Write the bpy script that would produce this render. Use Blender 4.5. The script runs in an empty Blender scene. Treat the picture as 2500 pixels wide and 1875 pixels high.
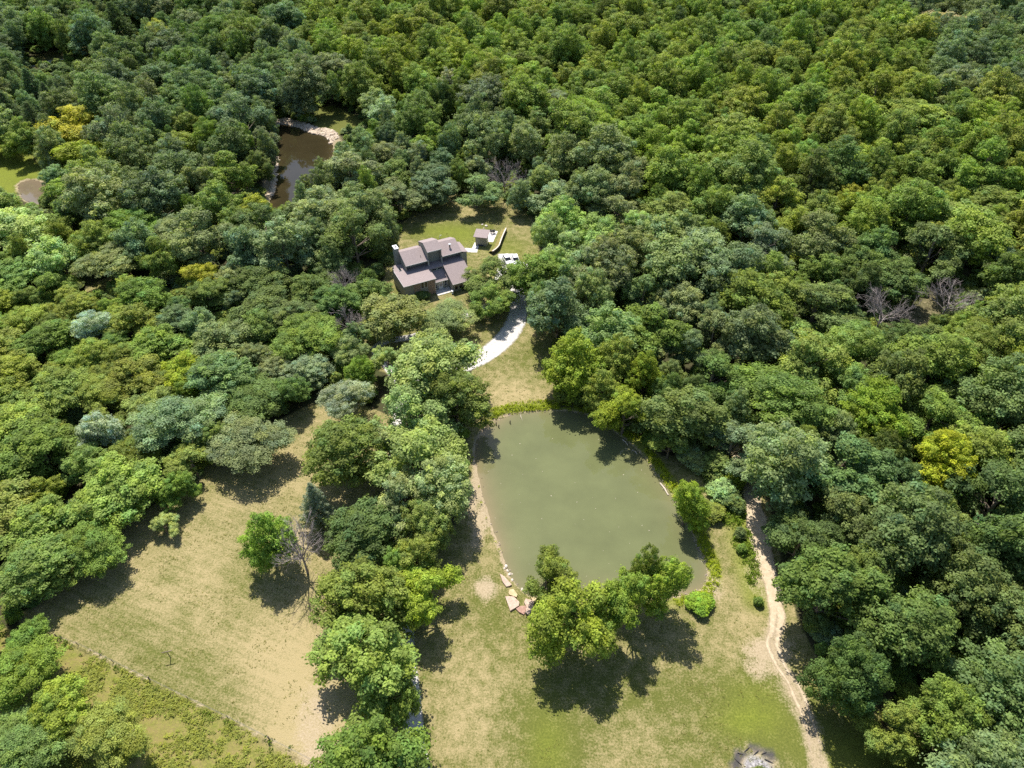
import bpy, bmesh, math, random
import numpy as np
from mathutils import Vector, Matrix

# ------------------------------------------------------------------ camera, sky, sun, exposure
SC = bpy.context.scene
COL = SC.collection
R = math.radians
CAM_H, PITCH, FPX = 110.0, R(42.0), 1720.0
cam_data = bpy.data.cameras.new("camera")
cam_data.sensor_width = 36.0
cam_data.lens = 36.0 * FPX / 2500.0
cam_data.clip_start = 0.5
cam_data.clip_end = 6000.0
cam = bpy.data.objects.new("camera", cam_data)
cam.location = (0, 0, CAM_H)
cam.rotation_euler = (math.pi / 2 - PITCH, 0, 0)
COL.objects.link(cam)
SC.camera = cam

SUN_AZ, SUN_EL = R(-17.0), R(59.0)
world = bpy.data.worlds.new("World")
SC.world = world
world.use_nodes = True
wn = world.node_tree
sky = wn.nodes.new("ShaderNodeTexSky")
sky.sky_type = 'NISHITA'
sky.sun_disc = False
sky.sun_elevation = SUN_EL
sky.sun_rotation = SUN_AZ
wn.nodes["Background"].inputs["Strength"].default_value = 0.10
wn.links.new(sky.outputs["Color"], wn.nodes["Background"].inputs["Color"])
sun_d = bpy.data.lights.new("sun", 'SUN')
sun_d.energy = 4.5
sun_d.angle = R(0.53)
sun_d.color = (1.0, 0.95, 0.88)
sun = bpy.data.objects.new("sun", sun_d)
sv = Vector((math.sin(SUN_AZ) * math.cos(SUN_EL), math.cos(SUN_AZ) * math.cos(SUN_EL), math.sin(SUN_EL)))
sun.rotation_euler = (-sv).to_track_quat('-Z', 'Y').to_euler()
sun.location = (0, 0, 200)
COL.objects.link(sun)
SC.view_settings.view_transform = 'Standard'
SC.view_settings.look = 'None'
SC.view_settings.exposure = 0.86
SC.view_settings.gamma = 1.0
SC.cycles.use_denoising = False
SC.cycles.max_bounces = 6
SC.cycles.diffuse_bounces = 3
SC.cycles.glossy_bounces = 2
SC.cycles.transmission_bounces = 3
SC.cycles.transparent_max_bounces = 4
SC.cycles.caustics_reflective = False
SC.cycles.caustics_refractive = False

# ------------------------------------------------------------------ survey: photo pixel -> point of the land
FW = np.array([0, math.cos(PITCH), -math.sin(PITCH)])
UP = np.array([0, math.sin(PITCH), math.cos(PITCH)])
K = 2500.0 / 2212.0


def at(px, py, z=0.0):
    """point at height z seen at photo pixel (2212-wide survey print)"""
    px, py = px * K, py * K
    d = np.array([(px - 1250) / FPX, 0, 0]) + UP * (937.5 - py) / FPX + FW
    t = (z - CAM_H) / d[2]
    return Vector((d[0] * t, d[1] * t, z))


def proj(x, y, z):
    v = np.array([x, y, z - CAM_H])
    w = v @ FW
    return (1250 + FPX * v[0] / w) / K, (937.5 - FPX * (v @ UP) / w) / K, w


def poly_at(pts, z=0.0):
    return [tuple(at(a, b, z)[:2]) for a, b in pts]


def smooth_closed(pts, n=6):
    out = []
    m = len(pts)
    for i in range(m):
        p0, p1, p2, p3 = (np.array(pts[(i + k - 1) % m]) for k in range(4))
        for j in range(n):
            t = j / n
            out.append(tuple(0.5 * (2 * p1 + (p2 - p0) * t + (2 * p0 - 5 * p1 + 4 * p2 - p3) * t * t + (3 * p1 - p0 - 3 * p2 + p3) * t ** 3)))
    return out


def smooth_open(pts, n=8):
    P = [np.array(p, float) for p in pts]
    P = [2 * P[0] - P[1]] + P + [2 * P[-1] - P[-2]]
    out = []
    for i in range(1, len(P) - 2):
        p0, p1, p2, p3 = P[i - 1:i + 3]
        for j in range(n):
            t = j / n
            out.append(0.5 * (2 * p1 + (p2 - p0) * t + (2 * p0 - 5 * p1 + 4 * p2 - p3) * t * t + (3 * p1 - p0 - 3 * p2 + p3) * t ** 3))
    out.append(P[-2])
    return out


def inside(poly, X, Y):
    X = np.asarray(X, float); Y = np.asarray(Y, float)
    r = np.zeros(X.shape, bool)
    n = len(poly)
    for i in range(n):
        x1, y1 = poly[i]; x2, y2 = poly[(i + 1) % n]
        if y1 == y2:
            continue
        c = ((y1 > Y) != (y2 > Y)) & (X < (x2 - x1) * (Y - y1) / (y2 - y1) + x1)
        r ^= c
    return r


def dist_line(pts, X, Y, closed=False):
    d = np.full(np.shape(X), 1e9)
    m = len(pts)
    for i in range(m if closed else m - 1):
        x1, y1 = pts[i]; x2, y2 = pts[(i + 1) % m]
        dx, dy = x2 - x1, y2 - y1
        L = dx * dx + dy * dy + 1e-9
        t = np.clip(((X - x1) * dx + (Y - y1) * dy) / L, 0, 1)
        d = np.minimum(d, np.hypot(X - x1 - t * dx, Y - y1 - t * dy))
    return d


def sstep(a, b, x):
    t = np.clip((x - a) / (b - a), 0, 1)
    return t * t * (3 - 2 * t)


def vnoise(X, Y, s, seed=0):
    """value noise in the plane, 0..1"""
    X = np.asarray(X) / s; Y = np.asarray(Y) / s
    xi = np.floor(X).astype(np.int64); yi = np.floor(Y).astype(np.int64)
    fx = X - xi; fy = Y - yi
    fx = fx * fx * (3 - 2 * fx); fy = fy * fy * (3 - 2 * fy)

    def h(a, b):
        v = np.sin(a * 127.1 + b * 311.7 + seed * 74.7) * 43758.5453
        return v - np.floor(v)
    return (h(xi, yi) * (1 - fx) + h(xi + 1, yi) * fx) * (1 - fy) + (h(xi, yi + 1) * (1 - fx) + h(xi + 1, yi + 1) * fx) * fy


# ------------------------------------------------------------------ materials
def new_mat(name):
    m = bpy.data.materials.new(name)
    m.use_nodes = True
    nt = m.node_tree
    return m, nt, nt.nodes["Principled BSDF"]


def N(nt, kind, **kw):
    n = nt.nodes.new(kind)
    for k, v in kw.items():
        if k.startswith("i_"):
            n.inputs[k[2:].replace("_", " ")].default_value = v
        else:
            setattr(n, k, v)
    return n


def mixc(nt, fac, a, b, blend='MIX'):
    n = nt.nodes.new("ShaderNodeMix")
    n.data_type = 'RGBA'
    n.blend_type = blend
    for sock, v in ((n.inputs[0], fac), (n.inputs[6], a), (n.inputs[7], b)):
        if hasattr(v, "is_linked") or isinstance(v, bpy.types.NodeSocket):
            nt.links.new(v, sock)
        elif isinstance(v, (int, float)):
            sock.default_value = v if sock.type == 'VALUE' else (v, v, v, 1)
        else:
            sock.default_value = (*v, 1)
    return n.outputs[2]


def mth(nt, op, a, b=None, clamp=False):
    n = nt.nodes.new("ShaderNodeMath")
    n.operation = op
    n.use_clamp = clamp
    for s, v in zip(n.inputs, (a, b)):
        if v is None:
            continue
        if isinstance(v, bpy.types.NodeSocket):
            nt.links.new(v, s)
        else:
            s.default_value = v
    return n.outputs[0]


def noise(nt, scale, detail=4, rough=0.6, vec=None):
    n = N(nt, "ShaderNodeTexNoise")
    n.inputs["Scale"].default_value = scale
    n.inputs["Detail"].default_value = detail
    n.inputs["Roughness"].default_value = rough
    if vec is not None:
        nt.links.new(vec, n.inputs["Vector"])
    return n.outputs["Fac"]


def stretch(nt, fac, lo, hi):
    n = nt.nodes.new("ShaderNodeMapRange")
    n.inputs["From Min"].default_value = lo
    n.inputs["From Max"].default_value = hi
    nt.links.new(fac, n.inputs["Value"])
    return n.outputs[0]


def simple_mat(name, c1, c2, scale=3.0, rough=0.8, bump=0.0, bscale=20.0, metallic=0.0, lo=0.35, hi=0.65):
    m, nt, b = new_mat(name)
    pos = N(nt, "ShaderNodeTexCoord").outputs["Object"]
    f = stretch(nt, noise(nt, scale, 5, 0.65, pos), lo, hi)
    nt.links.new(mixc(nt, f, c1, c2), b.inputs["Base Color"])
    b.inputs["Roughness"].default_value = rough
    b.inputs["Metallic"].default_value = metallic
    if bump:
        bp = N(nt, "ShaderNodeBump")
        bp.inputs["Strength"].default_value = bump
        bp.inputs["Distance"].default_value = 0.05
        nt.links.new(noise(nt, bscale, 4, 0.6, pos), bp.inputs["Height"])
        nt.links.new(bp.outputs[0], b.inputs["Normal"])
    return m


def leaf_mat():
    m, nt, b = new_mat("leaf")
    t = N(nt, "ShaderNodeAttribute", attribute_name="tint", attribute_type='INSTANCER')
    v = N(nt, "ShaderNodeAttribute", attribute_name="tone", attribute_type='GEOMETRY')
    sep = N(nt, "ShaderNodeSeparateColor")
    nt.links.new(v.outputs["Color"], sep.inputs[0])
    yellow = mixc(nt, sep.outputs[1], t.outputs["Color"], (1.20, 1.12, 0.8), 'MULTIPLY')
    cool = mixc(nt, sep.outputs[2], yellow, (0.80, 0.97, 1.2), 'MULTIPLY')
    val = N(nt, "ShaderNodeHueSaturation")
    nt.links.new(cool, val.inputs["Color"])
    nt.links.new(mth(nt, 'MULTIPLY', sep.outputs[0], 2.0), val.inputs["Value"])
    nt.links.new(val.outputs[0], b.inputs["Base Color"])
    b.inputs["Roughness"].default_value = 0.6
    b.inputs["Specular IOR Level"].default_value = 0.12
    tr = N(nt, "ShaderNodeBsdfTranslucent")
    nt.links.new(mixc(nt, 1.0, val.outputs[0], (1.12, 1.3, 0.5), 'MULTIPLY'), tr.inputs["Color"])
    mx = N(nt, "ShaderNodeMixShader")
    mx.inputs[0].default_value = 0.40
    nt.links.new(b.outputs[0], mx.inputs[1])
    nt.links.new(tr.outputs[0], mx.inputs[2])
    nt.links.new(mx.outputs[0], nt.nodes["Material Output"].inputs["Surface"])
    return m


LEAF = leaf_mat()
BARK = simple_mat("bark", (0.10, 0.075, 0.05), (0.20, 0.16, 0.12), 2.0, 0.9, 0.5, 12)
DEADWOOD = simple_mat("grey_bark", (0.18, 0.145, 0.13), (0.36, 0.31, 0.285), 2.0, 0.9)
WOOD = simple_mat("weathered_wood", (0.12, 0.09, 0.06), (0.24, 0.19, 0.14), 6.0, 0.9)
DARKWOOD = simple_mat("wet_wood", (0.012, 0.01, 0.008), (0.03, 0.025, 0.02), 6.0, 0.7)
PALEWOOD = simple_mat("bleached_wood", (0.40, 0.33, 0.25), (0.62, 0.54, 0.44), 4.0, 0.85)
STONE_PINK = simple_mat("pink_flagstone", (0.36, 0.25, 0.19), (0.50, 0.39, 0.30), 2.5, 0.9, 0.4, 8)
STONE_RED = simple_mat("red_flagstone", (0.27, 0.15, 0.11), (0.38, 0.24, 0.18), 2.5, 0.9, 0.4, 8)
STONE_TAN = simple_mat("tan_flagstone", (0.38, 0.28, 0.14), (0.52, 0.42, 0.25), 2.5, 0.9, 0.4, 8)
STONE_PALE = simple_mat("pale_stone", (0.42, 0.37, 0.30), (0.66, 0.60, 0.52), 3, 0.9, 0.4, 6)
CONCRETE = simple_mat("concrete", (0.50, 0.46, 0.42), (0.66, 0.62, 0.57), 0.8, 0.85, 0.1, 30)
SIDING = None
METAL_WHITE = simple_mat("white_metal", (0.72, 0.72, 0.72), (0.82, 0.82, 0.82), 3, 0.4)
TRIM = simple_mat("pale_trim", (0.42, 0.41, 0.38), (0.52, 0.50, 0.47), 3, 0.6)
BLACK = simple_mat("black_iron", (0.012, 0.012, 0.012), (0.03, 0.03, 0.03), 3, 0.5)
RUBBER = simple_mat("rubber", (0.015, 0.015, 0.015), (0.03, 0.03, 0.03), 9, 0.8)
CARWHITE = simple_mat("white_paint", (0.76, 0.77, 0.79), (0.82, 0.83, 0.84), 0.5, 0.25)


def glass_mat():
    m, nt, b = new_mat("dark_glass")
    pos = N(nt, "ShaderNodeTexCoord").outputs["Object"]
    nt.links.new(mixc(nt, noise(nt, 1.5, 2, 0.5, pos), (0.008, 0.009, 0.012), (0.03, 0.032, 0.035)), b.inputs["Base Color"])
    b.inputs["Roughness"].default_value = 0.06
    return m


GLASS = glass_mat()


def siding_mat():
    m, nt, b = new_mat("grey_green_siding")
    pos = N(nt, "ShaderNodeTexCoord").outputs["Object"]
    w = N(nt, "ShaderNodeTexWave", wave_type='BANDS', bands_direction='Z')
    w.inputs["Scale"].default_value = 1.6
    w.inputs["Distortion"].default_value = 0.0
    nt.links.new(pos, w.inputs["Vector"])
    n = noise(nt, 1.2, 4, 0.6, pos)
    c = mixc(nt, n, (0.235, 0.23, 0.185), (0.31, 0.30, 0.25))
    c = mixc(nt, mth(nt, 'MULTIPLY', mth(nt, 'GREATER_THAN', w.outputs["Fac"], 0.93), 0.25), c, (0.10, 0.10, 0.085))
    nt.links.new(c, b.inputs["Base Color"])
    b.inputs["Roughness"].default_value = 0.75
    return m


SIDING = siding_mat()


def shingle_mat():
    m, nt, b = new_mat("brown_shingle")
    pos = N(nt, "ShaderNodeTexCoord").outputs["Object"]
    br = N(nt, "ShaderNodeTexBrick")
    br.inputs["Scale"].default_value = 1.0
    br.inputs["Color1"].default_value = (0.245, 0.195, 0.185, 1)
    br.inputs["Color2"].default_value = (0.31, 0.25, 0.235, 1)
    br.inputs["Mortar"].default_value = (0.17, 0.13, 0.125, 1)
    br.inputs["Mortar Size"].default_value = 0.012
    br.inputs["Brick Width"].default_value = 0.34
    br.inputs["Row Height"].default_value = 0.16
    nt.links.new(pos, br.inputs["Vector"])
    n = noise(nt, 9, 4, 0.7, pos)
    c = mixc(nt, mth(nt, 'MULTIPLY', n, 0.35), br.outputs["Color"], (0.38, 0.315, 0.30))
    n2 = stretch(nt, noise(nt, 0.5, 4, 0.6, pos), 0.3, 0.7)
    c = mixc(nt, mth(nt, 'MULTIPLY', n2, 0.25), c, (0.21, 0.165, 0.16))
    nt.links.new(c, b.inputs["Base Color"])
    b.inputs["Roughness"].default_value = 0.9
    return m


SHINGLE = shingle_mat()


def brick_mat():
    m, nt, b = new_mat("rust_stone_brick")
    pos = N(nt, "ShaderNodeTexCoord").outputs["Object"]
    v = N(nt, "ShaderNodeTexVoronoi")
    v.inputs["Scale"].default_value = 3.2
    nt.links.new(pos, v.inputs["Vector"])
    sep = N(nt, "ShaderNodeSeparateColor")
    nt.links.new(v.outputs["Color"], sep.inputs[0])
    c = mixc(nt, sep.outputs[0], (0.12, 0.06, 0.035), (0.36, 0.22, 0.13))
    c = mixc(nt, mth(nt, 'GREATER_THAN', v.outputs["Distance"], 0.2), c, (0.28, 0.2, 0.15))
    nt.links.new(c, b.inputs["Base Color"])
    b.inputs["Roughness"].default_value = 0.9
    return m


BRICK = brick_mat()


# ------------------------------------------------------------------ object helpers
def tag(o, label=None, cat=None, group=None, kind=None):
    if label: o["label"] = label
    if cat: o["category"] = cat
    if group: o["group"] = group
    if kind: o["kind"] = kind
    return o


def empty(name, loc, rz=0.0, label=None, cat=None, group=None):
    o = bpy.data.objects.new(name, None)
    o.empty_display_size = 0.5
    o.location = loc
    o.rotation_euler = (0, 0, rz)
    COL.objects.link(o)
    return tag(o, label, cat, group)


def link_mesh(name, me, parent=None):
    o = bpy.data.objects.new(name, me)
    COL.objects.link(o)
    if parent is not None:
        o.parent = parent
    return o


def mesh_np(name, verts, quads, mat, smooth=False):
    """verts (n,3), faces as (m,3) or (m,4) array"""
    me = bpy.data.meshes.new(name)
    v = np.asarray(verts, np.float32); q = np.asarray(quads, np.int32)
    k = q.shape[1]
    me.vertices.add(len(v)); me.vertices.foreach_set("co", v.ravel())
    me.loops.add(q.size); me.loops.foreach_set("vertex_index", q.ravel())
    me.polygons.add(len(q))
    me.polygons.foreach_set("loop_start", np.arange(0, q.size, k, dtype=np.int32))
    me.polygons.foreach_set("loop_total", np.full(len(q), k, np.int32))
    if smooth:
        me.polygons.foreach_set("use_smooth", np.ones(len(q), bool))
    me.update(calc_edges=True)
    me.materials.append(mat)
    return me


class MB:
    """collects boxes, tubes, prisms into one mesh"""
    def __init__(self):
        self.bm = bmesh.new()

    def box(self, lo, hi, M=None):
        x0, y0, z0 = lo; x1, y1, z1 = hi
        return self.hexa([(x0, y0, z0), (x1, y0, z0), (x1, y1, z0), (x0, y1, z0), (x0, y0, z1), (x1, y0, z1), (x1, y1, z1), (x0, y1, z1)], M)

    def hexa(self, p, M=None):
        vs = [self.bm.verts.new(M @ Vector(q) if M else q) for q in p]
        for f in ((0, 3, 2, 1), (4, 5, 6, 7), (0, 1, 5, 4), (1, 2, 6, 5), (2, 3, 7, 6), (3, 0, 4, 7)):
            self.bm.faces.new([vs[i] for i in f])
        return vs

    def prism(self, pts, z0, z1):
        """polygon in plan extruded between z0 and z1"""
        a = [self.bm.verts.new((x, y, z0)) for x, y in pts]
        b = [self.bm.verts.new((x, y, z1)) for x, y in pts]
        n = len(pts)
        self.bm.faces.new(a[::-1]); self.bm.faces.new(b)
        for i in range(n):
            self.bm.faces.new((a[i], a[(i + 1) % n], b[(i + 1) % n], b[i]))

    def extrude(self, prof, axis_a, axis_b, origin, along, length):
        pass

    def slab(self, quad, t):
        """four points (upper face, counter-clockwise) thickened downwards by t"""
        q = [Vector(p) for p in quad]
        self.hexa([p - Vector((0, 0, t)) for p in q] + q)

    def tube(self, pts, radii, n=6, caps=True):
        rings = []
        P = [Vector(p) for p in pts]
        for i, p in enumerate(P):
            d = (P[min(i + 1, len(P) - 1)] - P[max(i - 1, 0)])
            if d.length < 1e-6: d = Vector((0, 0, 1))
            d.normalize()
            a = d.orthogonal().normalized(); b = d.cross(a)
            rings.append([self.bm.verts.new(p + (a * math.cos(2 * math.pi * k / n) + b * math.sin(2 * math.pi * k / n)) * radii[i]) for k in range(n)])
        for r0, r1 in zip(rings, rings[1:]):
            for k in range(n):
                self.bm.faces.new((r0[k], r0[(k + 1) % n], r1[(k + 1) % n], r1[k]))
        if caps:
            self.bm.faces.new(rings[0][::-1]); self.bm.faces.new(rings[-1])

    def build(self, name, mat, parent=None, bevel=0.0, smooth=False):
        bmesh.ops.recalc_face_normals(self.bm, faces=self.bm.faces)
        if bevel:
            bmesh.ops.bevel(self.bm, geom=[e for e in self.bm.edges], offset=bevel, segments=2, affect='EDGES', profile=0.6)
        me = bpy.data.meshes.new(name)
        self.bm.to_mesh(me)
        self.bm.free()
        if smooth:
            for p in me.polygons: p.use_smooth = True
        me.materials.append(mat)
        return link_mesh(name, me, parent)


# ------------------------------------------------------------------ plan of the land
POND_PX = [(1062, 914), (1090, 901), (1130, 893), (1180, 889), (1232, 890), (1275, 900), (1312, 922), (1352, 952), (1390, 988), (1420, 1028), (1447, 1068),
           (1472, 1110), (1497, 1160), (1517, 1205), (1526, 1245), (1505, 1275), (1450, 1290), (1380, 1292), (1300, 1292), (1220, 1296), (1150, 1290), (1112, 1256), (1096, 1228), (1080, 1180),
           (1060, 1122), (1044, 1070), (1031, 1015), (1027, 972), (1036, 940)]
WL = -0.5
POND = smooth_closed(poly_at(POND_PX, WL), 6)
POND2_PX = [(600, 270), (640, 272), (668, 284), (700, 292), (712, 300), (720, 330), (700, 375), (660, 430), (615, 470), (575, 480), (583, 440), (590, 410), (593, 380), (596, 345), (590, 315)]
POND2 = smooth_closed(poly_at(POND2_PX, WL), 5)
POND3_PX = [(40, 398), (70, 388), (100, 398), (112, 420), (95, 440), (60, 436), (44, 420)]
POND3 = smooth_closed(poly_at(POND3_PX, WL), 5)

DRIVE = smooth_open(poly_at([(912, 1690), (897, 1600), (890, 1520), (881, 1440), (875, 1360), (867, 1290), (860, 1210), (852, 1120), (851, 1040), (856, 960), (862, 900), (872, 850)]))
DRIVE_E = smooth_open(poly_at([(872, 850), (905, 825), (960, 802), (1010, 786), (1055, 762), (1092, 730), (1112, 700), (1120, 670), (1118, 640), (1106, 605), (1095, 575), (1092, 548)]))
DRIVE_W = smooth_open(poly_at([(872, 850), (850, 810), (825, 775), (812, 755), (832, 738), (885, 728), (935, 712), (985, 690), (1040, 668), (1100, 640)]))
TRACK = smooth_open(poly_at([(1560, 930), (1597, 985), (1615, 1040), (1628, 1100), (1640, 1160), (1654, 1220), (1672, 1290), (1680, 1340), (1668, 1390), (1690, 1440), (1722, 1500), (1745, 1560), (1762, 1620), (1775, 1700)]))

FIELD = poly_at([(655, 880), (740, 860), (850, 900), (860, 1060), (862, 1200), (872, 1300), (880, 1420), (890, 1560), (905, 1700), (720, 1690), (490, 1552), (320, 1472), (130, 1382), (30, 1340), (160, 1225), (330, 1090), (500, 960)])
MEADOW = poly_at([(130, 1384), (320, 1474), (490, 1554), (730, 1700), (-60, 1700), (-60, 1340)])
LAWN = poly_at([(905, 1700), (890, 1400), (930, 1200), (1010, 1100), (1010, 990), (1000, 880), (1020, 800), (1080, 740), (1130, 690), (1200, 700), (1210, 880), (1290, 880), (1370, 940), (1430, 985), (1530, 980), (1600, 960), (1650, 1030), (1680, 1180), (1720, 1330),
                (1770, 1430), (1850, 1500), (1960, 1570), (2060, 1700)])
YARD = poly_at([(800, 690), (830, 600), (850, 510), (900, 440), (960, 415), (1080, 420), (1150, 460), (1165, 540), (1160, 640), (1200, 700), (1100, 760), (1000, 800), (900, 840), (800, 790), (770, 720)])
CLEAR2 = poly_at([(640, 236), (720, 228), (790, 258), (770, 280), (715, 296), (690, 280)])
CLEAR3 = poly_at([(-60, 300), (40, 310), (85, 350), (110, 395), (80, 400), (40, 400), (30, 440), (-60, 440)])
CLEAR4 = poly_at([(60, 120), (190, 95), (300, 40), (290, 70), (200, 112), (100, 145)])
PATHGAP = poly_at([(120, 668), (200, 615), (262, 578), (285, 590), (215, 640), (160, 680)])
BRUSH = poly_at([(1990, 640), (2040, 625), (2060, 650), (2020, 700), (1960, 730), (1940, 700)])

# open ground as seen between the crowns: no self-sown tree may stand over it
SEEN = [
    [(650, 900), (600, 945), (520, 995), (425, 1068), (330, 1138), (250, 1192), (160, 1262), (85, 1340), (0, 1372), (-200, 1400), (-200, 1900), (905, 1900), (905, 1400), (900, 1000), (815, 770), (735, 770), (735, 830), (680, 850)],
    [(770, 690), (835, 630), (838, 545), (862, 500), (900, 455), (940, 425), (1050, 432), (1140, 462), (1145, 545), (1120, 600), (1135, 680), (1190, 700), (1190, 880), (1240, 890), (1290, 900), (1350, 945), (1400, 980), (1440, 985), (1530, 975),
     (1590, 965), (1622, 1030), (1640, 1130), (1660, 1250), (1690, 1350), (1730, 1440), (1810, 1520), (1890, 1575), (1975, 1659), (2010, 1900), (905, 1900), (800, 790)],
    [(598, 262), (650, 248), (720, 236), (775, 262), (715, 285), (690, 330), (640, 385), (600, 432), (580, 400), (590, 350), (612, 312)],
    [(-50, 310), (50, 315), (75, 350), (90, 372), (50, 392), (95, 400), (75, 425), (45, 415), (-50, 385)],
    [(90, 128), (180, 108), (170, 122), (110, 142)], [(242, 52), (280, 45), (275, 62)], [(470, 128), (488, 130), (486, 150)],
    [(150, 655), (205, 618), (262, 585), (268, 592), (215, 635)],
    [(1985, 655), (2035, 640), (2030, 665), (1990, 690)],
]

# ------------------------------------------------------------------ ground sheet


def axis(parts):
    out = []
    for a, b, s in parts:
        out += list(np.arange(a, b - 1e-6, s))
    return np.array(out)


gx = axis([(-2600, -800, 300), (-800, -320, 40), (-320, -170, 6), (-170, -75, 1.2), (-75, 75, 0.6), (75, 170, 1.2), (170, 320, 6), (320, 800, 40), (800, 2601, 300)])
gy = axis([(-900, -40, 60), (-40, 34, 4), (34, 215, 0.6), (215, 345, 1.2), (345, 600, 6), (600, 1000, 40), (1000, 3601, 300)])
GX, GY = np.meshgrid(gx, gy)


def sdist(poly, X, Y):
    xs = [p[0] for p in poly]; ys = [p[1] for p in poly]
    out = np.full(X.shape, 60.0)
    m = (X > min(xs) - 12) & (X < max(xs) + 12) & (Y > min(ys) - 12) & (Y < max(ys) + 12)
    d = dist_line(poly, X[m], Y[m], True)
    out[m] = np.where(inside(poly, X[m], Y[m]), -d, d)
    return out


SD1, SD2, SD3 = sdist(POND, GX, GY), sdist(POND2, GX, GY), sdist(POND3, GX, GY)
GZ = np.zeros(GX.shape)
for sd in (SD1, SD2, SD3):
    w = sd + 0.35 * (vnoise(GX, GY, 1.3, 5) - 0.5) * (np.abs(sd) < 4)
    zz = np.where(w > 0, WL * (1 - sstep(0.0, 1.7, w)), WL + np.maximum(w, -4) * 0.45)
    GZ = np.where(sd < 6, np.minimum(GZ, zz), GZ)
far = np.hypot(GX, GY - 150)
GZ += np.where(far > 500, 25 * (vnoise(GX, GY, 400, 3) - 0.3) * sstep(500, 1200, far), 0)


def mask_poly(poly, soft):
    d = sdist(poly, GX, GY)
    return sstep(soft, -soft, d)


def blob(px, py, rx, ry, ang=0.0):
    c = at(px, py)
    dx, dy = GX - c.x, GY - c.y
    ca, sa = math.cos(ang), math.sin(ang)
    u = (dx * ca + dy * sa) / rx; v = (-dx * sa + dy * ca) / ry
    return np.exp(-(u * u + v * v))


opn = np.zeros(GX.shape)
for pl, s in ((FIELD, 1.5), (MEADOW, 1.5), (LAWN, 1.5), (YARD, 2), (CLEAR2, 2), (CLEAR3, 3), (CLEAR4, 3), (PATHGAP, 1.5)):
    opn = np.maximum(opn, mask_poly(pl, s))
dry = 0.40 + 0.0 * GX
dry += 0.20 * mask_poly(FIELD, 3)
for px, py, rx, ry, a, amt in [(600, 1500, 9, 14, 0.2, 0.35), (670, 1600, 6, 12, 0.1, 0.35), (470, 1300, 10, 8, 0, 0.15), (420, 1460, 14, 5, -0.5, -0.42), (560, 1230, 5, 8, 0, -0.3), (520, 1250, 4, 9, 0, -0.2), (380, 1240, 3, 3, 0, -0.3),
                               (250, 1350, 8, 5, 0, -0.15), (400, 1330, 3, 2, 0.7, -0.3), (1180, 1620, 6, 10, 0, -0.35), (1300, 1560, 14, 8, 0, -0.1), (1640, 1530, 7, 7, 0, -0.5), (1560, 1600, 8, 5, 0, -0.1), (1850, 1610, 12, 5, 0, -0.5), (1500, 1480, 9, 5, 0, -0.25),
                               (1010, 1480, 6, 8, 0, 0.2), (1090, 850, 7, 7, 0, 0.30), (1150, 860, 8, 3, 0, 0.25), (1160, 770, 6, 5, 0, -0.25), (1000, 1560, 5, 6, 0, 0.15), (1370, 1500, 9, 3, 0, -0.2), (1060, 1320, 5, 9, 0, -0.15), (1600, 1330, 4, 8, 0, 0.2),
                               (930, 500, 8, 6, 0, -0.35), (1000, 470, 9, 4, 0, 0.05), (1000, 500, 10, 6, 0, -0.3), (1100, 520, 8, 8, 0, -0.12), (860, 660, 6, 6, 0, -0.1), (1440, 1430, 10, 4, 0.3, 0.1), (1590, 1410, 7, 5, 0, 0.15), (1530, 1560, 6, 6, 0, 0.15), (1350, 1620, 8, 4, 0, 0.12)]:
    dry += amt * blob(px, py, rx, ry, a)
dry -= 0.55 * mask_poly(CLEAR2, 2) + 0.5 * mask_poly(CLEAR3, 3)
bare = np.zeros(GX.shape)
bare = np.maximum(bare, 0.6 * sstep(2.6, 0.6, dist_line([tuple(p) for p in TRACK], GX, GY)))
for px, py, rx, ry, a, amt in [(1660, 1405, 5, 3, 0.3, 0.8), (1640, 1440, 3.5, 3, 0, 0.6), (1640, 1250, 3, 6, 0, 0.5), (1030, 1050, 1.6, 9, -0.1, 0.9), (1040, 1120, 1.8, 8, -0.15, 0.8), (1048, 1270, 2.2, 2.6, 0, 0.8), (680, 1560, 4, 9, 0.1, 0.55), (690, 1640, 4, 4, 0, 0.7),
                               (1720, 1520, 2.5, 8, 0.3, 0.5), (1540, 1270, 2, 3, 0, 0.6), (1020, 890, 2.5, 3, 0, 0.5), (640, 1170, 4, 5, 0, 0.55), (830, 470, 3, 3, 0, 0.3), (860, 1000, 5, 30, 0, 0.4), (865, 1250, 5, 30, 0, 0.35), (1800, 480, 2, 2, 0, 0)]:
    bare = np.maximum(bare, amt * blob(px, py, rx, ry, a))
bare = np.maximum(bare, 0.4 * mask_poly(BRUSH, 2))
FENCE_PX = [(125, 1378), (170, 1394), (324, 1470), (493, 1552), (676, 1646), (712, 1668)]
FENCE_LINE = poly_at(FENCE_PX)
bare = np.maximum(bare, 0.62 * sstep(0.75, 0.1, dist_line(FENCE_LINE, GX, GY) + 0.5 * vnoise(GX, GY, 1.1, 8)))
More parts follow.
